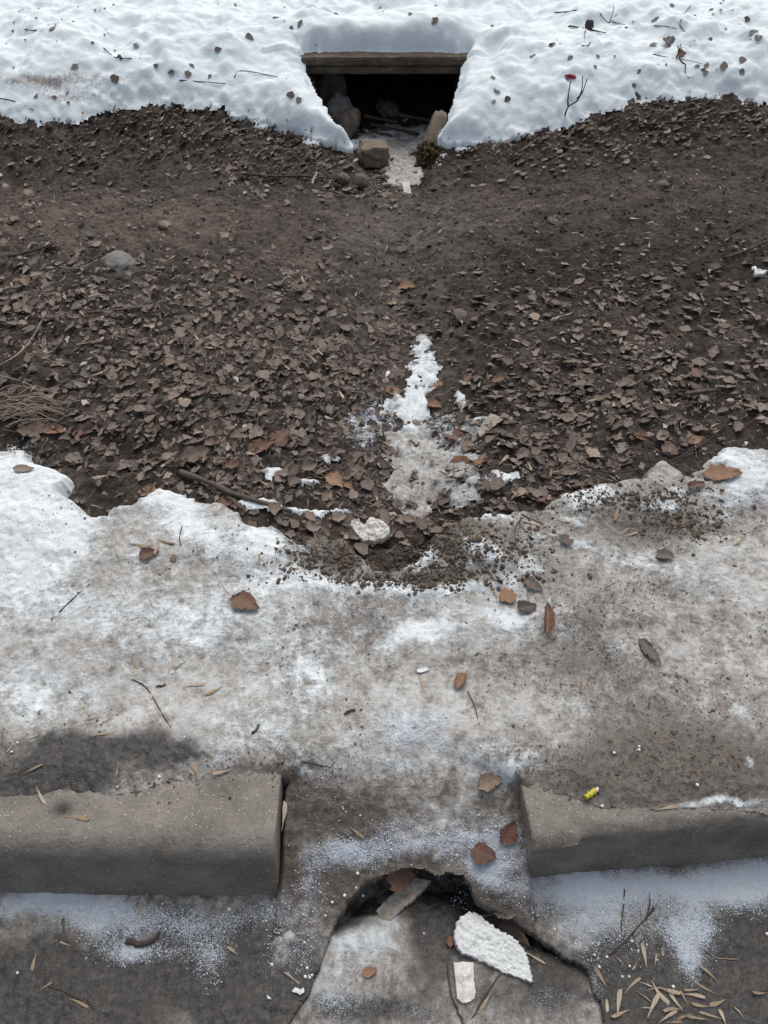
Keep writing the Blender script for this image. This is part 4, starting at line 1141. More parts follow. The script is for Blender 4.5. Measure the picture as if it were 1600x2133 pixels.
# the litter leaves that lie topmost, one object each
REG = [('left of the gutter', 90, (-1.25, 0.0, 1.45, 2.6), 'dull brown dead leaf lying on top of the litter left of the gutter', 'loose leaves on the left litter'),
       ('right', 80, (0.22, 1.3, 1.55, 2.6), 'dull brown dead leaf lying on top of the litter right of the gutter', 'loose leaves on the right litter'),
       ('foot', 28, (-0.35, 0.45, 1.30, 1.6), 'brown dead leaf lying at the low end of the gutter', 'loose leaves at the gutter end')]
for _, n, (x0, x1, y0, y1), lab, grp in REG:
    pts = scatter(n * 6, x0, x1, y0, y1, dens_leaf)[:n]
    for (x, y, z) in pts:
        mt = rng.choice(['leaf', 'leaf', 'leaf', 'leaf_red', 'leaf_tan'], p=[.32, .32, .27, .03, .06])
        o = place('dead_leaf', proto('leaf', LEAVES, mt, int(rng.integers(0, len(LEAVES)))), Vector((x, y, z)), rng.uniform(0.030, 0.052), rng.uniform(0, 6.28), abs(rng.normal(0, R(12))), rng.uniform(0, 6.28), rng.uniform(0.006, 0.016), rng.uniform(.4, .9))
        tag(o, lab, 'leaf', grp)
SN_L = [(193, 89), (250, 122), (325, 137), (357, 152), (392, 155), (437, 160), (607, 58), (455, 104), (400, 137), (605, 198), (622, 208), (905, 44), (1025, 54), (1150, 94), (1110, 118), (1187, 121), (1027, 162), (1035, 188), (1028, 212), (1056, 208), (1330, 150), (1360, 93), (1400, 82), (1480, 82), (1472, 136), (1464, 146), (1470, 152), (1452, 138), (1508, 137), (1548, 126), (1546, 150), (1400, 12), (1482, 20), (1245, 117), (1240, 140), (1570, 68), (1580, 78), (490, 11), (575, 37), (113, 203), (75, 200), (155, 140), (110, 60), (625, 50), (240, 165), (1367, 40), (1320, 178), (1555, 42), (855, 30), (700, 30), (285, 95), (520, 78)]
for (px, py) in SN_L:
    p = pick(px, py)
    o = place('dead_leaf', proto('leaf', LEAVES, 'leaf_dark', int(rng.integers(0, len(LEAVES)))), p, rng.uniform(0.022, 0.046), rng.uniform(0, 6.28), abs(rng.normal(0, R(12))), rng.uniform(0, 6.28), 0.002, rng.uniform(.12, .5))
    tag(o, 'small dark dead leaf lying on the snow of the rear bank', 'leaf', 'dark leaves scattered over the rear snow')
p = pick(1418, 113); tag(place('dead_leaf', proto('leaf', LEAVES, 'leaf_red', 2), p, 0.06, 0.4, 0.3, 1.0, 0.004, 1.0), 'pinkish brown leaf by the thin sprig on the rear snow', 'leaf')
p = pick(1393, 90); tag(place('dead_leaf', proto('leaf', LEAVES, 'leaf_dark', 5), p, 0.075, 0.9, 0.5, 1.0, 0.006, 1.2), 'largest grey leaf standing on the rear snow above the pinkish leaf', 'leaf')

SEED_ICE = [(282, 1385, 44, -60), (355, 1388, 42, 70), (378, 1384, 36, 30), (405, 1428, 42, 8), (448, 1440, 42, 25), (195, 1497, 34, 15), (224, 1500, 40, 32), (208, 1530, 44, 10), (170, 1475, 28, 25), (540, 1170, 28, 80), (290, 1136, 50, -22), (345, 1130, 40, -10), (330, 1135, 40, 70), (880, 1425, 40, 95), (1215, 1432, 34, 70), (1200, 1427, 24, -10), (1262, 1248, 26, 80), (1255, 1280, 24, 30), (1100, 1248, 40, 100), (1030, 1236, 38, -60), (1180, 1086, 44, -8), (1100, 1088, 60, -10), (1285, 1068, 34, 78), (1300, 1108, 30, 45), (1312, 1116, 34, 25), (660, 1140, 28, -60), (650, 1205, 24, -5), (885, 1188, 26, 100), (1310, 1280, 26, 30), (70, 1535, 24, 10), (430, 1568, 30, -30), (25, 1555, 30, 50), (1275, 1215, 28, 25), (1070, 1530, 24, 70), (1545, 1125, 26, 40), (1120, 1145, 26, 20)]
SEED_K = [(410, 1608, 46, -70), (254, 1632, 24, 50), (245, 1604, 28, 80), (70, 1602, 44, 30), (85, 1657, 38, -65), (162, 1703, 50, -6), (465, 1608, 44, 12), (1390, 1683, 46, 8), (1440, 1790, 34, 85), (588, 1700, 60, 85), (293, 1899, 30, -65), (485, 1981, 28, -40), (137, 1967, 24, -20), (72, 2003, 40, 75), (165, 2088, 44, -25), (601, 1895, 16, -75), (1010, 2090, 50, 60), (1112, 1995, 54, -28), (95, 2055, 34, 30), (380, 1858, 66, -3), (514, 1860, 22, 85), (744, 1734, 36, -40), (898, 1730, 26, 70)]
SEED_C = [(1293, 2004, 36, -45), (1323, 2012, 24, 60), (1342, 1990, 62, -78), (1365, 2002, 36, 80), (1380, 1977, 34, 82), (1288, 2090, 64, 85), (1315, 2053, 56, 45), (1343, 2050, 36, -20), (1340, 2075, 44, -35), (1372, 2070, 70, -52), (1360, 2095, 62, 65), (1395, 2066, 54, -15), (1405, 2085, 62, -55), (1440, 2063, 36, 2), (1445, 2073, 52, -10), (1472, 2062, 52, -26), (1478, 2030, 64, -42), (1460, 2096, 46, -10), (1480, 2116, 54, -20), (1450, 2121, 56, -10), (1400, 2102, 44, 3), (1390, 2118, 56, 35), (1402, 2130, 36, 0), (1505, 2120, 44, -70), (1582, 2070, 38, 0), (1250, 2036, 60, -60), (1264, 2090, 44, -85), (1292, 2112, 50, 25), (1425, 2080, 40, -60), (1360, 2060, 40, 10), (1495, 2090, 40, 20), (1425, 2118, 40, 20), (1540, 2110, 36, -50), (1345, 2100, 30, 0)]
for lst, lab, grp, nm in ((SEED_ICE, 'tan dry winged seed frozen on the dirty ice of the footway', 'dry seeds on the footway ice', 1), (SEED_K, 'tan dry winged seed lying on or by the kerbs', 'dry seeds by the kerbs', 2), (SEED_C, 'tan dry winged seed in the dense cluster on dark ice, bottom right', 'cluster of dry seeds on the dark road ice', 3)):
    for q, (px, py, L, ang) in enumerate(lst):
        p = pick(px, py); yw, sc = yaw_px(p, px, py, ang)
        o = place('dry_seed', proto('seed', SEEDS, 'seed', int(rng.integers(0, len(SEEDS)))), p, L * sc * (0.86 if nm == 3 else 1.0), yw + (math.pi if rng.random() < .5 else 0), R(rng.uniform(0, 7)), rng.uniform(0, 6.28), 0.0015 + 0.002 * (nm == 3) * rng.random(), .7, rng.uniform(0.55, 1.0))
        tag(o, lab, 'seed', grp)
pts = scatter(420, -1.35, 1.4, 1.5, 3.2, dens_any)[:75]
for (x, y, z) in pts:
    o = place('dry_seed', proto('seed', SEEDS, 'seed', int(rng.integers(0, len(SEEDS)))), Vector((x, y, z)), rng.uniform(0.025, 0.045), rng.uniform(0, 6.28), R(rng.uniform(0, 25)), rng.uniform(0, 6.28), 0.012, .8)
    tag(o, 'pale dry winged seed lying in the brown leaf litter', 'seed', 'pale seeds in the leaf litter')

def tube_mesh(name, pts, r0, r1, mat, knots=True, sides=7, seed=0, sub=4):
    r_ = np.random.default_rng(seed)
    P = [Vector(p) for p in pts]; Q = []
    for i in range(len(P) - 1):
        a = P[max(i - 1, 0)]; b = P[i]; c = P[i + 1]; d = P[min(i + 2, len(P) - 1)]
        for k in range(sub):
            t = k / sub
            Q.append(0.5 * ((2 * b) + (c - a) * t + (2 * a - 5 * b + 4 * c - d) * t * t + (3 * b - a - 3 * c + d) * t ** 3))
    Q.append(P[-1]); n = len(Q); V = []; Fq = []
    for i, q in enumerate(Q):
        tg = (Q[min(i + 1, n - 1)] - Q[max(i - 1, 0)]).normalized()
        s1 = tg.cross(Vector((0, 0, 1)));
        s1 = s1.normalized() if s1.length > 1e-3 else Vector((1, 0, 0)); s2 = s1.cross(tg)
        rr = r0 + (r1 - r0) * i / (n - 1)
        if knots: rr *= 1 + 0.14 * r_.normal()
        w = Vector((r_.normal(), r_.normal(), 0)) * rr * 0.25
        for k in range(sides):
            a = 2 * math.pi * k / sides
            V.append(q + w + (s1 * math.cos(a) + s2 * math.sin(a)) * rr)
    for i in range(n - 1):
        for k in range(sides):
            Fq.append((i * sides + k, i * sides + (k + 1) % sides, (i + 1) * sides + (k + 1) % sides, (i + 1) * sides + k))
    V.append(Q[0]); V.append(Q[-1]); a, b = len(V) - 2, len(V) - 1
    me = bpy.data.meshes.new(name)
    tri = [(a, (k + 1) % sides, k) for k in range(sides)] + [(b, (n - 1) * sides + k, (n - 1) * sides + (k + 1) % sides) for k in range(sides)]
    me.from_pydata([tuple(v) for v in V], [], Fq + tri)
    me.polygons.foreach_set('use_smooth', [True] * len(me.polygons)); me.materials.append(mat)
    return me
def twig(name, cat, label, pxs, r0, r1, mat, lifts=None, side=(), seed=0):
    if max(q_[1] for q_ in pxs) < 235: r0, r1 = r0 * 0.62, r1 * 0.62
    W3 = []
    for i, (a, b) in enumerate(pxs):
        p = pick(a, b); p.z += r0 * 0.6 + (0.012 if kind_at(p.x, p.y) == 0 else 0.0) + (lifts[i] if lifts else 0.0); W3.append(p)
    base = W3[0].copy()
    o = link(name, tube_mesh(name, [p - base for p in W3], r0, r1, M[mat], seed=seed))
    o.location = base; tag(o, label, cat)
    for sd in side:
        S = [pick(a, b) + Vector((0, 0, r1 + (0.03 * k if lifts else 0.004 * k))) for k, (a, b) in enumerate(sd)]
        c = link('side_shoot', tube_mesh('side_shoot', [p - base for p in S], r1 * 1.1, r1 * 0.6, M[mat], seed=seed + 3)); c.parent = o
    return o
T = [
 ('branch', 'branch', 'dark fallen branch lying across the snow edge at the lower end of the litter', [(378, 993), (430, 1010), (480, 1034), (540, 1054), (607, 1076)], .0085, .0055, 'bark_grey', [[(470, 1030), (500, 1060), (506, 1068)]]),
 ('dry_stalk', 'stalk', 'long pale stalk leaning up from the litter at the left edge', [(0, 770), (38, 748), (70, 712), (100, 658)], .0035, .002, 'straw', []),
 ('stick', 'stick', 'grey brown stick lying level in the soil above the left litter', [(185, 660), (240, 655), (298, 649)], .006, .004, 'bark_grey', []),
 ('stick', 'stick', 'dark stick on the bare mud left of the flat pale stone', [(22, 542), (70, 530), (120, 514)], .005, .003, 'bark', []),
 ('twig', 'twig', 'thin crooked twig at the far left of the bare mud', [(125, 562), (165, 566), (205, 548)], .002, .0015, 'straw', []),
 ('twig', 'twig', 'long thin twig lying level left of the ice below the culvert', [(508, 369), (570, 374), (640, 374), (706, 380)], .006, .004, 'bark', []),
 ('peeled_twig', 'twig', 'short pale curved twig crossing the long thin one near the culvert', [(650, 392), (654, 378), (662, 366)], .006, .005, 'straw', []),
 ('twig', 'twig', 'thin dark twig in the soil right below the culvert stones', [(665, 402), (700, 408), (720, 418)], .004, .003, 'bark', []),
 ('stick', 'stick', 'dark straight stick on the leafy bank at the right', [(1345, 266), (1400, 262), (1458, 260)], .006, .004, 'bark', []),
 ('stick', 'stick', 'short brown stick stuck in the leafy bank right of the culvert', [(1178, 302), (1190, 284), (1200, 268)], .010, .007, 'bark_grey', []),
 ('twig', 'twig', 'long bent twig arching through the litter at the lower right', [(1150, 985), (1205, 972), (1262, 992), (1330, 985), (1420, 956), (1495, 905), (1535, 850)], .0028, .0014, 'bark', [[(1240, 982), (1236, 1000), (1232, 1018)], [(1330, 985), (1300, 950), (1275, 920)]]),
 ('twig', 'twig', 'thin twig rising across the bent one at the lower right', [(1322, 885), (1340, 930), (1358, 972)], .0016, .0012, 'bark', []),
 ('stick', 'stick', 'short thick stick in the right litter', [(1424, 829), (1458, 825), (1492, 820)], .0062, .005, 'bark_grey', []),
 ('stick', 'stick', 'dark stick at the right edge of the dark soil', [(1508, 546), (1550, 530), (1600, 508)], .005, .003, 'bark', []),
 ('twig', 'twig', 'thin straight twig in the right litter above the wood chip', [(1150, 718), (1190, 734), (1235, 742)], .0032, .002, 'bark', []),
 ('twig', 'twig', 'short brown twig lying in the right litter', [(1155, 760), (1185, 766), (1215, 772)], .003, .002, 'bark', []),
 ('twig', 'twig', 'thin dark twig alone on the dirty ice at the left', [(124, 1276), (150, 1250), (188, 1217)], .0020, .0014, 'bark', []),
 ('twig', 'twig', 'short forked twig on the snow below the branch', [(377, 1137), (374, 1118), (380, 1095)], .0018, .0012, 'bark', []),
 ('twig', 'twig', 'thin twig bent downwards on the ice left of the middle', [(276, 1416), (306, 1434), (340, 1490), (356, 1516)], .0014, .001, 'bark', []),
 ('twig', 'twig', 'thin twig sticking out of the snow right of the gutter end', [(1052, 1063), (1090, 1074), (1132, 1092)], .0018, .0012, 'bark', [[(1090, 1078), (1076, 1095), (1070, 1120)]]),
 ('twig', 'twig', 'angled twig across the dark soil clods at the gutter end', [(850, 1184), (900, 1183), (962, 1183), (998, 1214)], .0018, .0012, 'bark', [[(960, 1183), (968, 1176), (966, 1172)], [(932, 1184), (934, 1190), (935, 1196)]]),
 ('twig', 'twig', 'thin stalk trailing from the orange brown leaf on grey ice', [(974, 1440), (988, 1470), (998, 1510)], .0012, .0009, 'bark', []),
 ('twig', 'twig', 'thin dark twig on the ice just behind the kerb gap', [(628, 1586), (655, 1592), (690, 1599)], .0014, .001, 'bark', []),
 ('catkin', 'catkin', 'dark curved catkin on the ice in the middle', [(718, 1488), (728, 1481), (741, 1480)], .0028, .0022, 'bark', []),
 ('catkin', 'catkin', 'dark curved catkin on the ice left of the frosty disc', [(524, 1528), (534, 1523), (539, 1510)], .0030, .0022, 'bark', []),
 ('catkin', 'catkin', 'dark short catkin on the ice above the leaning seeds', [(326, 1431), (338, 1430), (346, 1426)], .0026, .002, 'bark', []),
 ('twig', 'twig', 'dark thread of twig frozen upright under the right frost', [(1301, 1852), (1298, 1890), (1294, 1935)], .0013, .001, 'bark', []),
 ('twig', 'twig', 'forked dark twig frozen under the right frost', [(1362, 1892), (1335, 1925), (1300, 1962), (1268, 1992)], .0022, .0012, 'bark', [[(1345, 1915), (1352, 1885), (1350, 1862)]]),
 ('twig', 'twig', 'pale thin twig on dark ice above the seed cluster', [(1440, 1965), (1470, 1980), (1496, 1996), (1540, 1998)], .0012, .0009, 'straw', []),
 ('twig', 'twig', 'thin dark stem lying along the torn sachet in the hollow', [(932, 2010), (940, 2070), (955, 2110), (968, 2140)], .0022, .0016, 'bark', []),
 ('twig', 'twig', 'dark twig lying right of the torn sachet', [(1042, 2030), (1010, 2075), (985, 2120)], .0018, .0012, 'bark', []),
 ('stick', 'stick', 'short straw-coloured stick below the plastic bag', [(592, 2026), (608, 2038), (625, 2049)], .0022, .002, 'straw', []),
 ('twig', 'twig', 'brown twig standing on the frost below the left kerb', [(131, 1914), (134, 1938), (143, 1964)], .0022, .0018, 'bark_grey', []),
 ('strip', 'bark strip', 'dark curved strip of bark on the frost in front of the left kerb', [(266, 1962), (295, 1968), (320, 1958), (334, 1942)], .0065, .002, 'bark', []),
 ('twig', 'twig', 'dark twig frozen in the road ice at the lower left', [(95, 2050), (150, 2072), (188, 2094)], .0018, .0012, 'bark', []),
 ('twig', 'twig', 'thin curved twig on the rear snow at the far left', [(52, 62), (75, 64), (102, 53)], .0045, .003, 'bark', []),
 ('twig', 'twig', 'bent twig with a dark knot on the rear snow left of the culvert', [(216, 100), (240, 120), (275, 122)], .004, .003, 'bark', []),
 ('twig', 'twig', 'long arched twig on the snow beside the culvert', [(488, 162), (503, 148), (560, 157), (598, 165)], .004, .002, 'bark', []),
 ('twig', 'twig', 'straight thin twig low on the left snow', [(374, 168), (420, 171), (470, 175)], .004, .0025, 'bark', []),
 ('twig', 'twig', 'dark twig at the snow edge in the far left', [(0, 206), (30, 212), (70, 230)], .005, .003, 'bark', []),
 ('twig', 'twig', 'thin straight twig near the top on the right snow', [(1155, 26), (1180, 25), (1202, 21)], .004, .003, 'bark', []),
 ('stick', 'stick', 'stick lying under the dark clump on the rear snow', [(1184, 55), (1225, 62), (1262, 70)], .007, .003, 'bark', [[(1220, 64), (1217, 76), (1218, 86)]]),
 ('twig', 'twig', 'small black crooked twig below the dark clump on the snow', [(1212, 96), (1224, 96), (1230, 88)], .005, .003, 'bark', []),
 ('twig', 'twig', 'forked thin twig on the right snow above the clump', [(1250, 28), (1268, 48), (1285, 30)], .0035, .0025, 'bark', [[(1268, 48), (1276, 30), (1278, 12)]]),
 ('twig', 'twig', 'spreading thin twig right of the dark clump on snow', [(1275, 46), (1300, 52), (1325, 60)], .0035, .002, 'bark', [[(1300, 52), (1285, 62), (1275, 66)]]),
 ('twig', 'twig', 'thin twig lying by the pale soil streak on the right snow', [(1362, 54), (1390, 56), (1410, 60)], .0035, .002, 'bark', []),
 ('twig', 'twig', 'long thin twig sloping down on the far right snow', [(1438, 12), (1420, 40), (1418, 56), (1448, 86)], .0035, .0025, 'bark', []),
 ('twig', 'twig', 'thin twig winding down from the pinkish leaf to the snow edge', [(1412, 95), (1416, 125), (1428, 136), (1427, 152), (1436, 164)], .0045, .003, 'bark', [[(1416, 124), (1440, 130), (1462, 138)]]),
 ('twig', 'twig', 'thin level twig with buds left of the pinkish leaf on snow', [(1360, 113), (1380, 118), (1402, 122)], .0035, .002, 'bark', []),
]
for q, (nm, cat, lab, pxs, r0, r1, mt, sd) in enumerate(T):
    twig(nm, cat, lab, pxs, r0, r1, mt, None, sd, q)
def sprig(px, py, h, lab, shoots, seed):
    """a bare young shoot growing up through the snow"""
    p = pick(px, py); k = scale_at(p)
    base = empty('bare_sprig', p); tag(base, lab, 'sprig')
    for q, sh in enumerate(shoots):
        pts = [Vector((dx * k, 0.01 * j * (1 if q % 2 else -1), dz * k)) for j, (dx, dz) in enumerate(sh)]
        o = link('stem' if q == 0 else 'side_shoot', tube_mesh('stem', pts, 0.004, 0.002, M['bark'], seed=seed + q)); o.parent = base
sprig(1176, 240, 70, 'thin bare sprig growing through the snow edge right of the culvert', [[(0, -8), (4, 18), (20, 32), (24, 55), (20, 80)], [(4, 18), (2, 40), (4, 62)], [(20, 32), (28, 46), (32, 72)]], 70)
sprig(1408, 120, 30, 'tiny bare sprig beside the pinkish leaf on the rear snow', [[(0, -4), (2, 12), (0, 28)], [(2, 10), (10, 18)]], 75)

# dark lump of leaves caught on the stick
p = pick(1226, 62)
o = link('leaf_clump', stone_mesh('leaf_clump', 0.022, 0.016, 0.024, M['bark'], 81, 0.3)); o.location = p + Vector((0, 0, 0.02)); tag(o, 'dark clump of matter caught on the stick on the rear snow', 'clump')

BEADS = [((332, 1619), (245, 1640), (385, 1536), (37, 1548), (25, 1567), (360, 1402), (245, 1153), (1279, 1569), (1331, 1563), (1331, 1556), (1481, 1174), (1565, 1236), (1591, 1227), (1452, 1636), (1254, 1680), (1001, 1556)),
         ((478, 1895), (37, 2027), (692, 1880), (678, 1908), (718, 1866), (742, 1850), (756, 1866), (640, 2017), (636, 2035), (645, 2037), (650, 2032), (567, 2010), (883, 1945), (857, 1803), (1050, 1788), (745, 1820)),
         ((1316, 1961), (1311, 2013), (1310, 2035), (1402, 2056), (1597, 1946), (1248, 2015), (1264, 1994), (1296, 2035), (1155, 1936), (1392, 1890)),
         ((1455, 884), (1294, 914), (1368, 948), (1057, 928), (1157, 740), (1225, 638), (920, 560), (812, 588))]
def bead_mesh():
    bm = bmesh.new(); bmesh.ops.create_icosphere(bm, subdivisions=2, radius=0.0032)
    co = np.array([v.co[:] for v in bm.verts]); n = 1 + 0.08 * fbm(co[:, 0] + co[:, 2], co[:, 1] - co[:, 2], 250, 2, 4)
    for v, s_ in zip(bm.verts, n): v.co *= float(s_)
    for fc in bm.faces: fc.smooth = True
    me = bpy.data.meshes.new('foam_bead'); bm.to_mesh(me); bm.free(); me.materials.append(M['bead']); return me
bme = bead_mesh()
for lst, lab, grp in zip(BEADS, ('tiny white foam bead on the footway ice or kerb top', 'tiny white foam bead on the road ice around the left of the hollow', 'tiny white foam bead on the road ice near the dry seed cluster', 'tiny white foam bead in the soil and litter up the slope'), ('foam beads on the footway ice', 'foam beads left of the hollow', 'foam beads near the seed cluster', 'foam beads in the litter')):
    for (px, py) in lst:
        p = pick(px, py); o = bpy.data.objects.new('foam_bead', bme); COL.objects.link(o)
        s_ = rng.uniform(0.6, 1.05); o.scale = (s_, s_, s_ * .9); o.location = p + Vector((0, 0, 0.002)); tag(o, lab, 'bead', grp)

# ------------------------------------------------------------------ rubbish
def plate(name, outline, thick, mat, label, cat, lift=0.0, tilt=(0, 0), rough=0.003, jag=0.0015, seed=1, ridges=0, bulge=0.0, z=None):
    """an irregular slab lying on the ground: outline given where the photograph shows it"""
    c0 = np.mean(outline, axis=0); pc = pick(*c0)
    zz = pc.z if z is None else z
    P = np.array([at_z(a, b, zz + thick) for a, b in outline]); D = []
    for a, b in zip(P, np.roll(P, -1, 0)):
        n = max(1, int(np.hypot(*(b - a)) / 0.003))
        for j in range(n): D.append(a + (b - a) * j / n)
    D = np.array(D); r_ = np.random.default_rng(seed)
    c = D.mean(0); u = D - c
    u0 = u.copy(); u = u * (1 + r_.normal(0, jag, (len(u), 1)) / np.linalg.norm(u, axis=1, keepdims=True))
    rings = [(1.0, -1.0), (1.0, -0.4), (1.0, -0.12), (0.985, 0.0)] + [(f_, 0) for f_ in np.linspace(0.95, 0.03, 34)]
    V = []
    for f_, lev in rings:
        q = (u if f_ > 0.95 else u0) * f_; h = np.full(len(q), lev * thick)
        nz = rough * fbm(q[:, 0] + c[0], q[:, 1] + c[1], 60, 3, seed) + rough * 0.6 * fbm(q[:, 0], q[:, 1], 220, 2, seed + 1)
        if lev > -1: h = h + nz + bulge * (1 - f_ * f_)
        if lev in (-0.4,): q = q * (1 + 0.6 * rough / 0.05 * r_.normal(0, 0.3, (len(q), 1)))
        if ridges: h = h + 0.0012 * np.maximum(0, np.sin((q[:, 1] - q[:, 1].max()) * ridges)) * (q[:, 1] > q[:, 1].max() - 0.020)
        h = h + q[:, 0] * tilt[0] + q[:, 1] * tilt[1]
        V.append(np.column_stack([q, h]))
    n = len(u); Fq = []
    for k in range(len(rings) - 1):
        for j in range(n): Fq.append((k * n + j, k * n + (j + 1) % n, (k + 1) * n + (j + 1) % n, (k + 1) * n + j))
    area = 0.5 * np.sum(u[:, 0] * np.roll(u[:, 1], -1) - np.roll(u[:, 0], -1) * u[:, 1])
    top_c = list(range((len(rings) - 1) * n, len(rings) * n)); bot = list(range(n))[::-1]
    fs_ = [tuple(x) for x in Fq] + [tuple(top_c), tuple(bot)]
    if area < 0: fs_ = [x[::-1] for x in fs_]
    me = bpy.data.meshes.new(name); me.from_pydata(np.concatenate(V).tolist(), [], fs_); me.materials.append(mat)
    me.polygons.foreach_set('use_smooth', [True] * len(me.polygons))
    o = link(name, me); o.location = (c[0], c[1], zz + thick + lift)
    return tag(o, label, cat)
plate('foam_piece', [(948, 1935), (952, 1920), (965, 1908), (980, 1903), (1000, 1907), (1010, 1920), (1026, 1932), (1050, 1944), (1075, 1961), (1091, 1980), (1101, 2005), (1108, 2030), (1111, 2047), (1090, 2041), (1060, 2030), (1035, 2019), (1010, 2006), (985, 1993), (960, 1984), (950, 1968), (945, 1950)], 0.018, M['foam'], 'large broken piece of white packing foam lying in the hollow', 'foam', 0.006, (0.02, 0.05), 0.0028, 0.0016, 51, z=ZR - 0.022)
plate('torn_sachet', [(944, 2006), (966, 2004), (986, 2006), (987, 2040), (991, 2066), (988, 2080), (976, 2090), (962, 2090), (952, 2080), (950, 2050)], 0.006, M['foam_dirty'], 'torn white sachet with a crimped edge frozen below the foam piece', 'sachet', 0.003, (0.0, 0.0), 0.0012, 0.0006, 52, ridges=1600, bulge=0.003, z=ZR - 0.010)
plate('broken_board', [(783, 1898), (800, 1880), (830, 1856), (864, 1833), (880, 1836), (896, 1842), (888, 1852), (862, 1877), (838, 1896), (814, 1918), (796, 1916)], 0.02, M['board'], 'pale broken board leaning out of the snow at the upper rim of the hollow', 'board', 0.010, (0.10, 0.16), 0.002, 0.001, 53, z=ZR - 0.045)
plate('carton_scrap', [(729, 1092), (748, 1086), (760, 1096), (771, 1085), (795, 1087), (808, 1098), (813, 1110), (800, 1119), (782, 1122), (757, 1125), (741, 1111)], 0.022, M['foam_dirty'], 'crumpled block of white foam at the low end of the gutter', 'foam', 0.004, (0.03, 0.22), 0.004, 0.002, 54)
plate('foam_chip', [(838, 385), (852, 384), (857, 400), (842, 403)], 0.018, M['foam_dirty'], 'small white block at the foot of the ice below the culvert', 'foam', 0.004, (0.0, 0.25), 0.002, 0.001, 55)
plate('wood_chip', [(993, 899), (1008, 880), (1021, 867), (1050, 877), (1036, 887), (1001, 908)], 0.008, M['board'], 'grey split wood chip in the litter right of the gutter ice', 'wood chip', 0.006, (0.1, 0.1), 0.002, 0.001, 56)
plate('foam_scrap', [(608, 2065), (616, 2058), (628, 2062), (633, 2056), (634, 2068), (626, 2072)], 0.005, M['foam'], 'small white scrap of foam at the bottom below the straw-coloured stick', 'foam', 0.001, (0, 0), 0.0015, 0.001, 57)
plate('foam_scrap', [(555, 2072), (562, 2076), (566, 2082), (558, 2080)], 0.004, M['foam'], 'tiny white scrap of foam on the dark ice left of the other one', 'foam', 0.001, (0, 0), 0.001, 0.0006, 58)
plate('paper_scrap', [(869, 1394), (888, 1390), (893, 1396), (876, 1402), (868, 1400)], 0.003, M['foam'], 'thin white paper scrap on the dirty ice above a seed', 'paper', 0.001, (0, 0), 0.001, 0.0006, 59)
plate('paper_scrap', [(1570, 566), (1584, 562), (1597, 566), (1590, 572), (1572, 573)], 0.012, M['foam'], 'crumpled white scrap in the dark soil at the right edge', 'paper', 0.003, (0, 0), 0.004, 0.002, 60)
plate('foam_scrap', [(796, 787), (806, 776), (812, 772), (812, 780), (806, 786)], 0.006, M['foam'], 'small white scrap at the upper left of the gutter snow', 'foam', 0.004, (0, 0), 0.001, 0.001, 61)

# yellow butt: a paper tube with a torn white end
p = pick(1232, 1655); yw, sc = yaw_px(p, 1232, 1655, 38)
but = empty('cigarette_butt', p + Vector((0, 0, 0.006)), yw); tag(but, 'yellow cigarette butt lying at the back edge of the right kerb', 'butt')
o = link('filter_tube', tube_mesh('filter_tube', [(-0.014, 0, 0), (0, 0.0006, 0), (0.011, 0, 0)], 0.0052, 0.005, M['yellow'], True, 14, 3, 5)); o.parent = but
o = link('torn_end', tube_mesh('torn_end', [(0.010, 0, 0), (0.014, 0.0005, 0.0005), (0.018, 0.002, 0.0015)], 0.0044, 0.0018, M['paper'], True, 9, 4, 3)); o.parent = but

# red sweet wrapper on the snow
p = pick(1188, 162); r_ = np.random.default_rng(5)
a_, b_ = np.meshgrid(np.linspace(-1, 1, 15), np.linspace(-1, 1, 11)); V = np.stack([a_ * 0.024 * (1 + .1 * r_.normal(size=a_.shape)), b_ * 0.011 * (0.75 + 0.5 * a_ * a_), 0.018 * (1 - b_ * b_) * (1 - 0.5 * a_ * a_) + 0.003 * r_.normal(size=a_.shape)], -1).reshape(-1, 3)
ii = np.arange(15 * 11).reshape(11, 15); Fq = np.stack([ii[:-1, :-1], ii[:-1, 1:], ii[1:, 1:], ii[1:, :-1]], -1).reshape(-1, 4)
o = link('sweet_wrapper', new_mesh('sweet_wrapper', V, Fq.ravel(), 4, None, M['red'])); o.location = p; o.rotation_euler = (0.5, 0.2, 0.3); tag(o, 'crumpled red sweet wrapper lying on the snow right of the culvert', 'wrapper')
# crumpled clear bag
def bag():
    out = [(585, 1940), (600, 1928), (612, 1930), (622, 1944), (625, 1958), (612, 1972), (604, 1984), (596, 2004), (588, 2016), (575, 2024), (561, 2038), (566, 2008), (565, 1985), (563, 1966), (570, 1952)]
    c0 = np.mean(out, axis=0); pc = pick(*c0); P = np.array([at_z(a, b, pc.z + 0.006) for a, b in out]); c = P.mean(0)
    D = []
    for a, b in zip(P, np.roll(P, -1, 0)):
        for j in range(5): D.append(a + (b - a) * j / 5)
    u = np.array(D) - c; n = len(u); V = []; rr = np.linspace(1, 0.04, 18)
    for k, f_ in enumerate(rr):
        q = u * f_; x = q[:, 0] + c[0]; y = q[:, 1] + c[1]
        h = 0.016 * (1 - f_ ** 2) ** 0.7 + 0.012 * (1 - np.abs(fbm(x * 1.6, y * 0.7 + x * .5, 32, 3, 15))) * (0.25 + 0.75 * (1 - f_)) + 0.003 * fbm(x, y, 90, 2, 16) - 0.006
        V.append(np.column_stack([q, h]))
    Fq = [(k * n + j, k * n + (j + 1) % n, (k + 1) * n + (j + 1) % n, (k + 1) * n + j) for k in range(len(rr) - 1) for j in range(n)]
    me = new_mesh('plastic_bag', np.concatenate(V), np.array(Fq).ravel(), 4, None, M['film']); o = link('plastic_bag', me); o.location = (c[0], c[1], pc.z + 0.002)
    tag(o, 'crumpled clear plastic bag frozen to the road left of the hollow', 'bag')
bag()
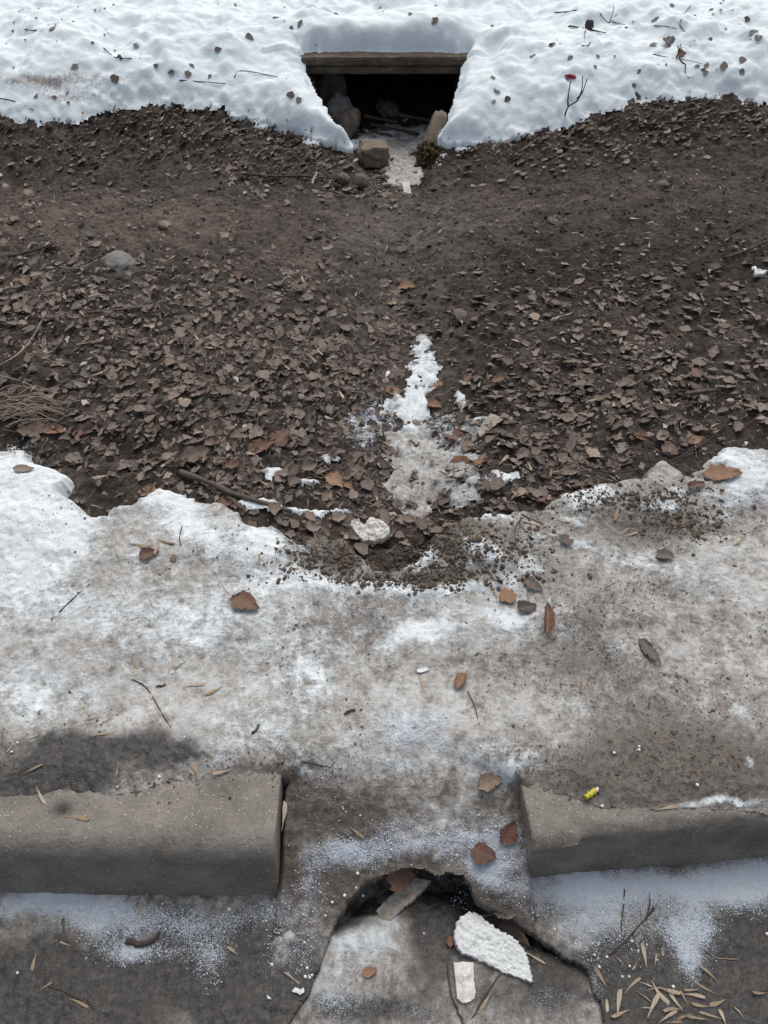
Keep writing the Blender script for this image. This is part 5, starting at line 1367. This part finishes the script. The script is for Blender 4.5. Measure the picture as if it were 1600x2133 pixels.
# printed wrapper in the straw at the left edge
p = pick(86, 860); yw, sc = yaw_px(p, 86, 860, 19)
wr = empty('printed_wrapper', p + Vector((0, 0, 0.022)), yw); wr.rotation_euler = (R(28), 0, yw); tag(wr, 'narrow pinkish white wrapper with red lettering under the straw at the left edge', 'wrapper')
nx_ = 16; V = []
for j in range(nx_ + 1):
    for s_ in (-1, 0, 1): V.append(((j / nx_ - 0.5) * 0.044, s_ * 0.0062, 0.0012 * math.sin(j * 0.9) + 0.001 * (s_ == 0)))
Fq = [(j * 3 + i, j * 3 + i + 3, j * 3 + i + 4, j * 3 + i + 1) for j in range(nx_) for i in range(2)]
o = link('wrapper_strip', new_mesh('wrapper_strip', V, np.array(Fq).ravel(), 4, None, M['paper'])); o.parent = wr
cu = bpy.data.curves.new('lettering', 'FONT'); cu.body = 'OBBCOO'; cu.size = 0.0105; cu.align_x = 'CENTER'; cu.align_y = 'CENTER'; cu.extrude = 0.0002
tmp = bpy.data.objects.new('lettering', cu); COL.objects.link(tmp); bpy.context.view_layer.update()
me = bpy.data.meshes.new_from_object(tmp.evaluated_get(bpy.context.evaluated_depsgraph_get())); bpy.data.objects.remove(tmp)
me.materials.clear(); me.materials.append(M['print']); o = link('lettering', me); o.parent = wr; o.location = (0, 0, 0.0034)

# straw tussock at the left edge
p = pick(60, 862)
tus = empty('grass_tussock', p); tag(tus, 'matted tussock of dry yellow grass at the left edge', 'grass tuft')
r_ = np.random.default_rng(12)
for q in range(85):
    a = r_.normal(0.35, 0.45); L = r_.uniform(0.05, 0.14); y0 = r_.normal(-0.012, 0.03); x0 = r_.uniform(-0.10, 0.01); h = r_.uniform(0.012, 0.045)
    pts_ = [Vector((x0, y0, h)), Vector((x0 + L * .5 * math.cos(a), y0 + L * .5 * math.sin(a) * .5, h + 0.012)), Vector((x0 + L * math.cos(a), y0 + L * math.sin(a) * .5, h * 0.5))]
    o = link('grass_blade', tube_mesh('grass_blade', pts_, 0.0021, 0.0010, M['straw'], False, 5, q, 4)); o.parent = tus
for pxs, lab in (([(0, 790), (50, 802), (94, 826)], 'upper pale straw stalk lying at the left edge above the tussock'), ([(0, 826), (60, 842), (128, 824)], 'long pale straw stalk above the printed wrapper'), ([(72, 866), (130, 848), (188, 840)], 'pale straw stalk crossing the printed wrapper')):
    twig('straw_stalk', 'stalk', lab, pxs, .0020, .0014, 'straw')
# sticks frozen into the culvert ice
for (a, b, lab) in (((758, 248), (828, 262), 'upper dark stick frozen in the ice inside the culvert mouth'), ((772, 266), (872, 286), 'long dark stick frozen in the ice of the culvert mouth'), ((775, 282), (815, 290), 'short dark stick at the near edge of the culvert ice'), ((830, 246), (896, 258), 'dark stick at the back right of the culvert ice')):
    twig('stick', 'stick', lab, [a, ((a[0] + b[0]) / 2, (a[1] + b[1]) / 2), b], .009, .007, 'bark')
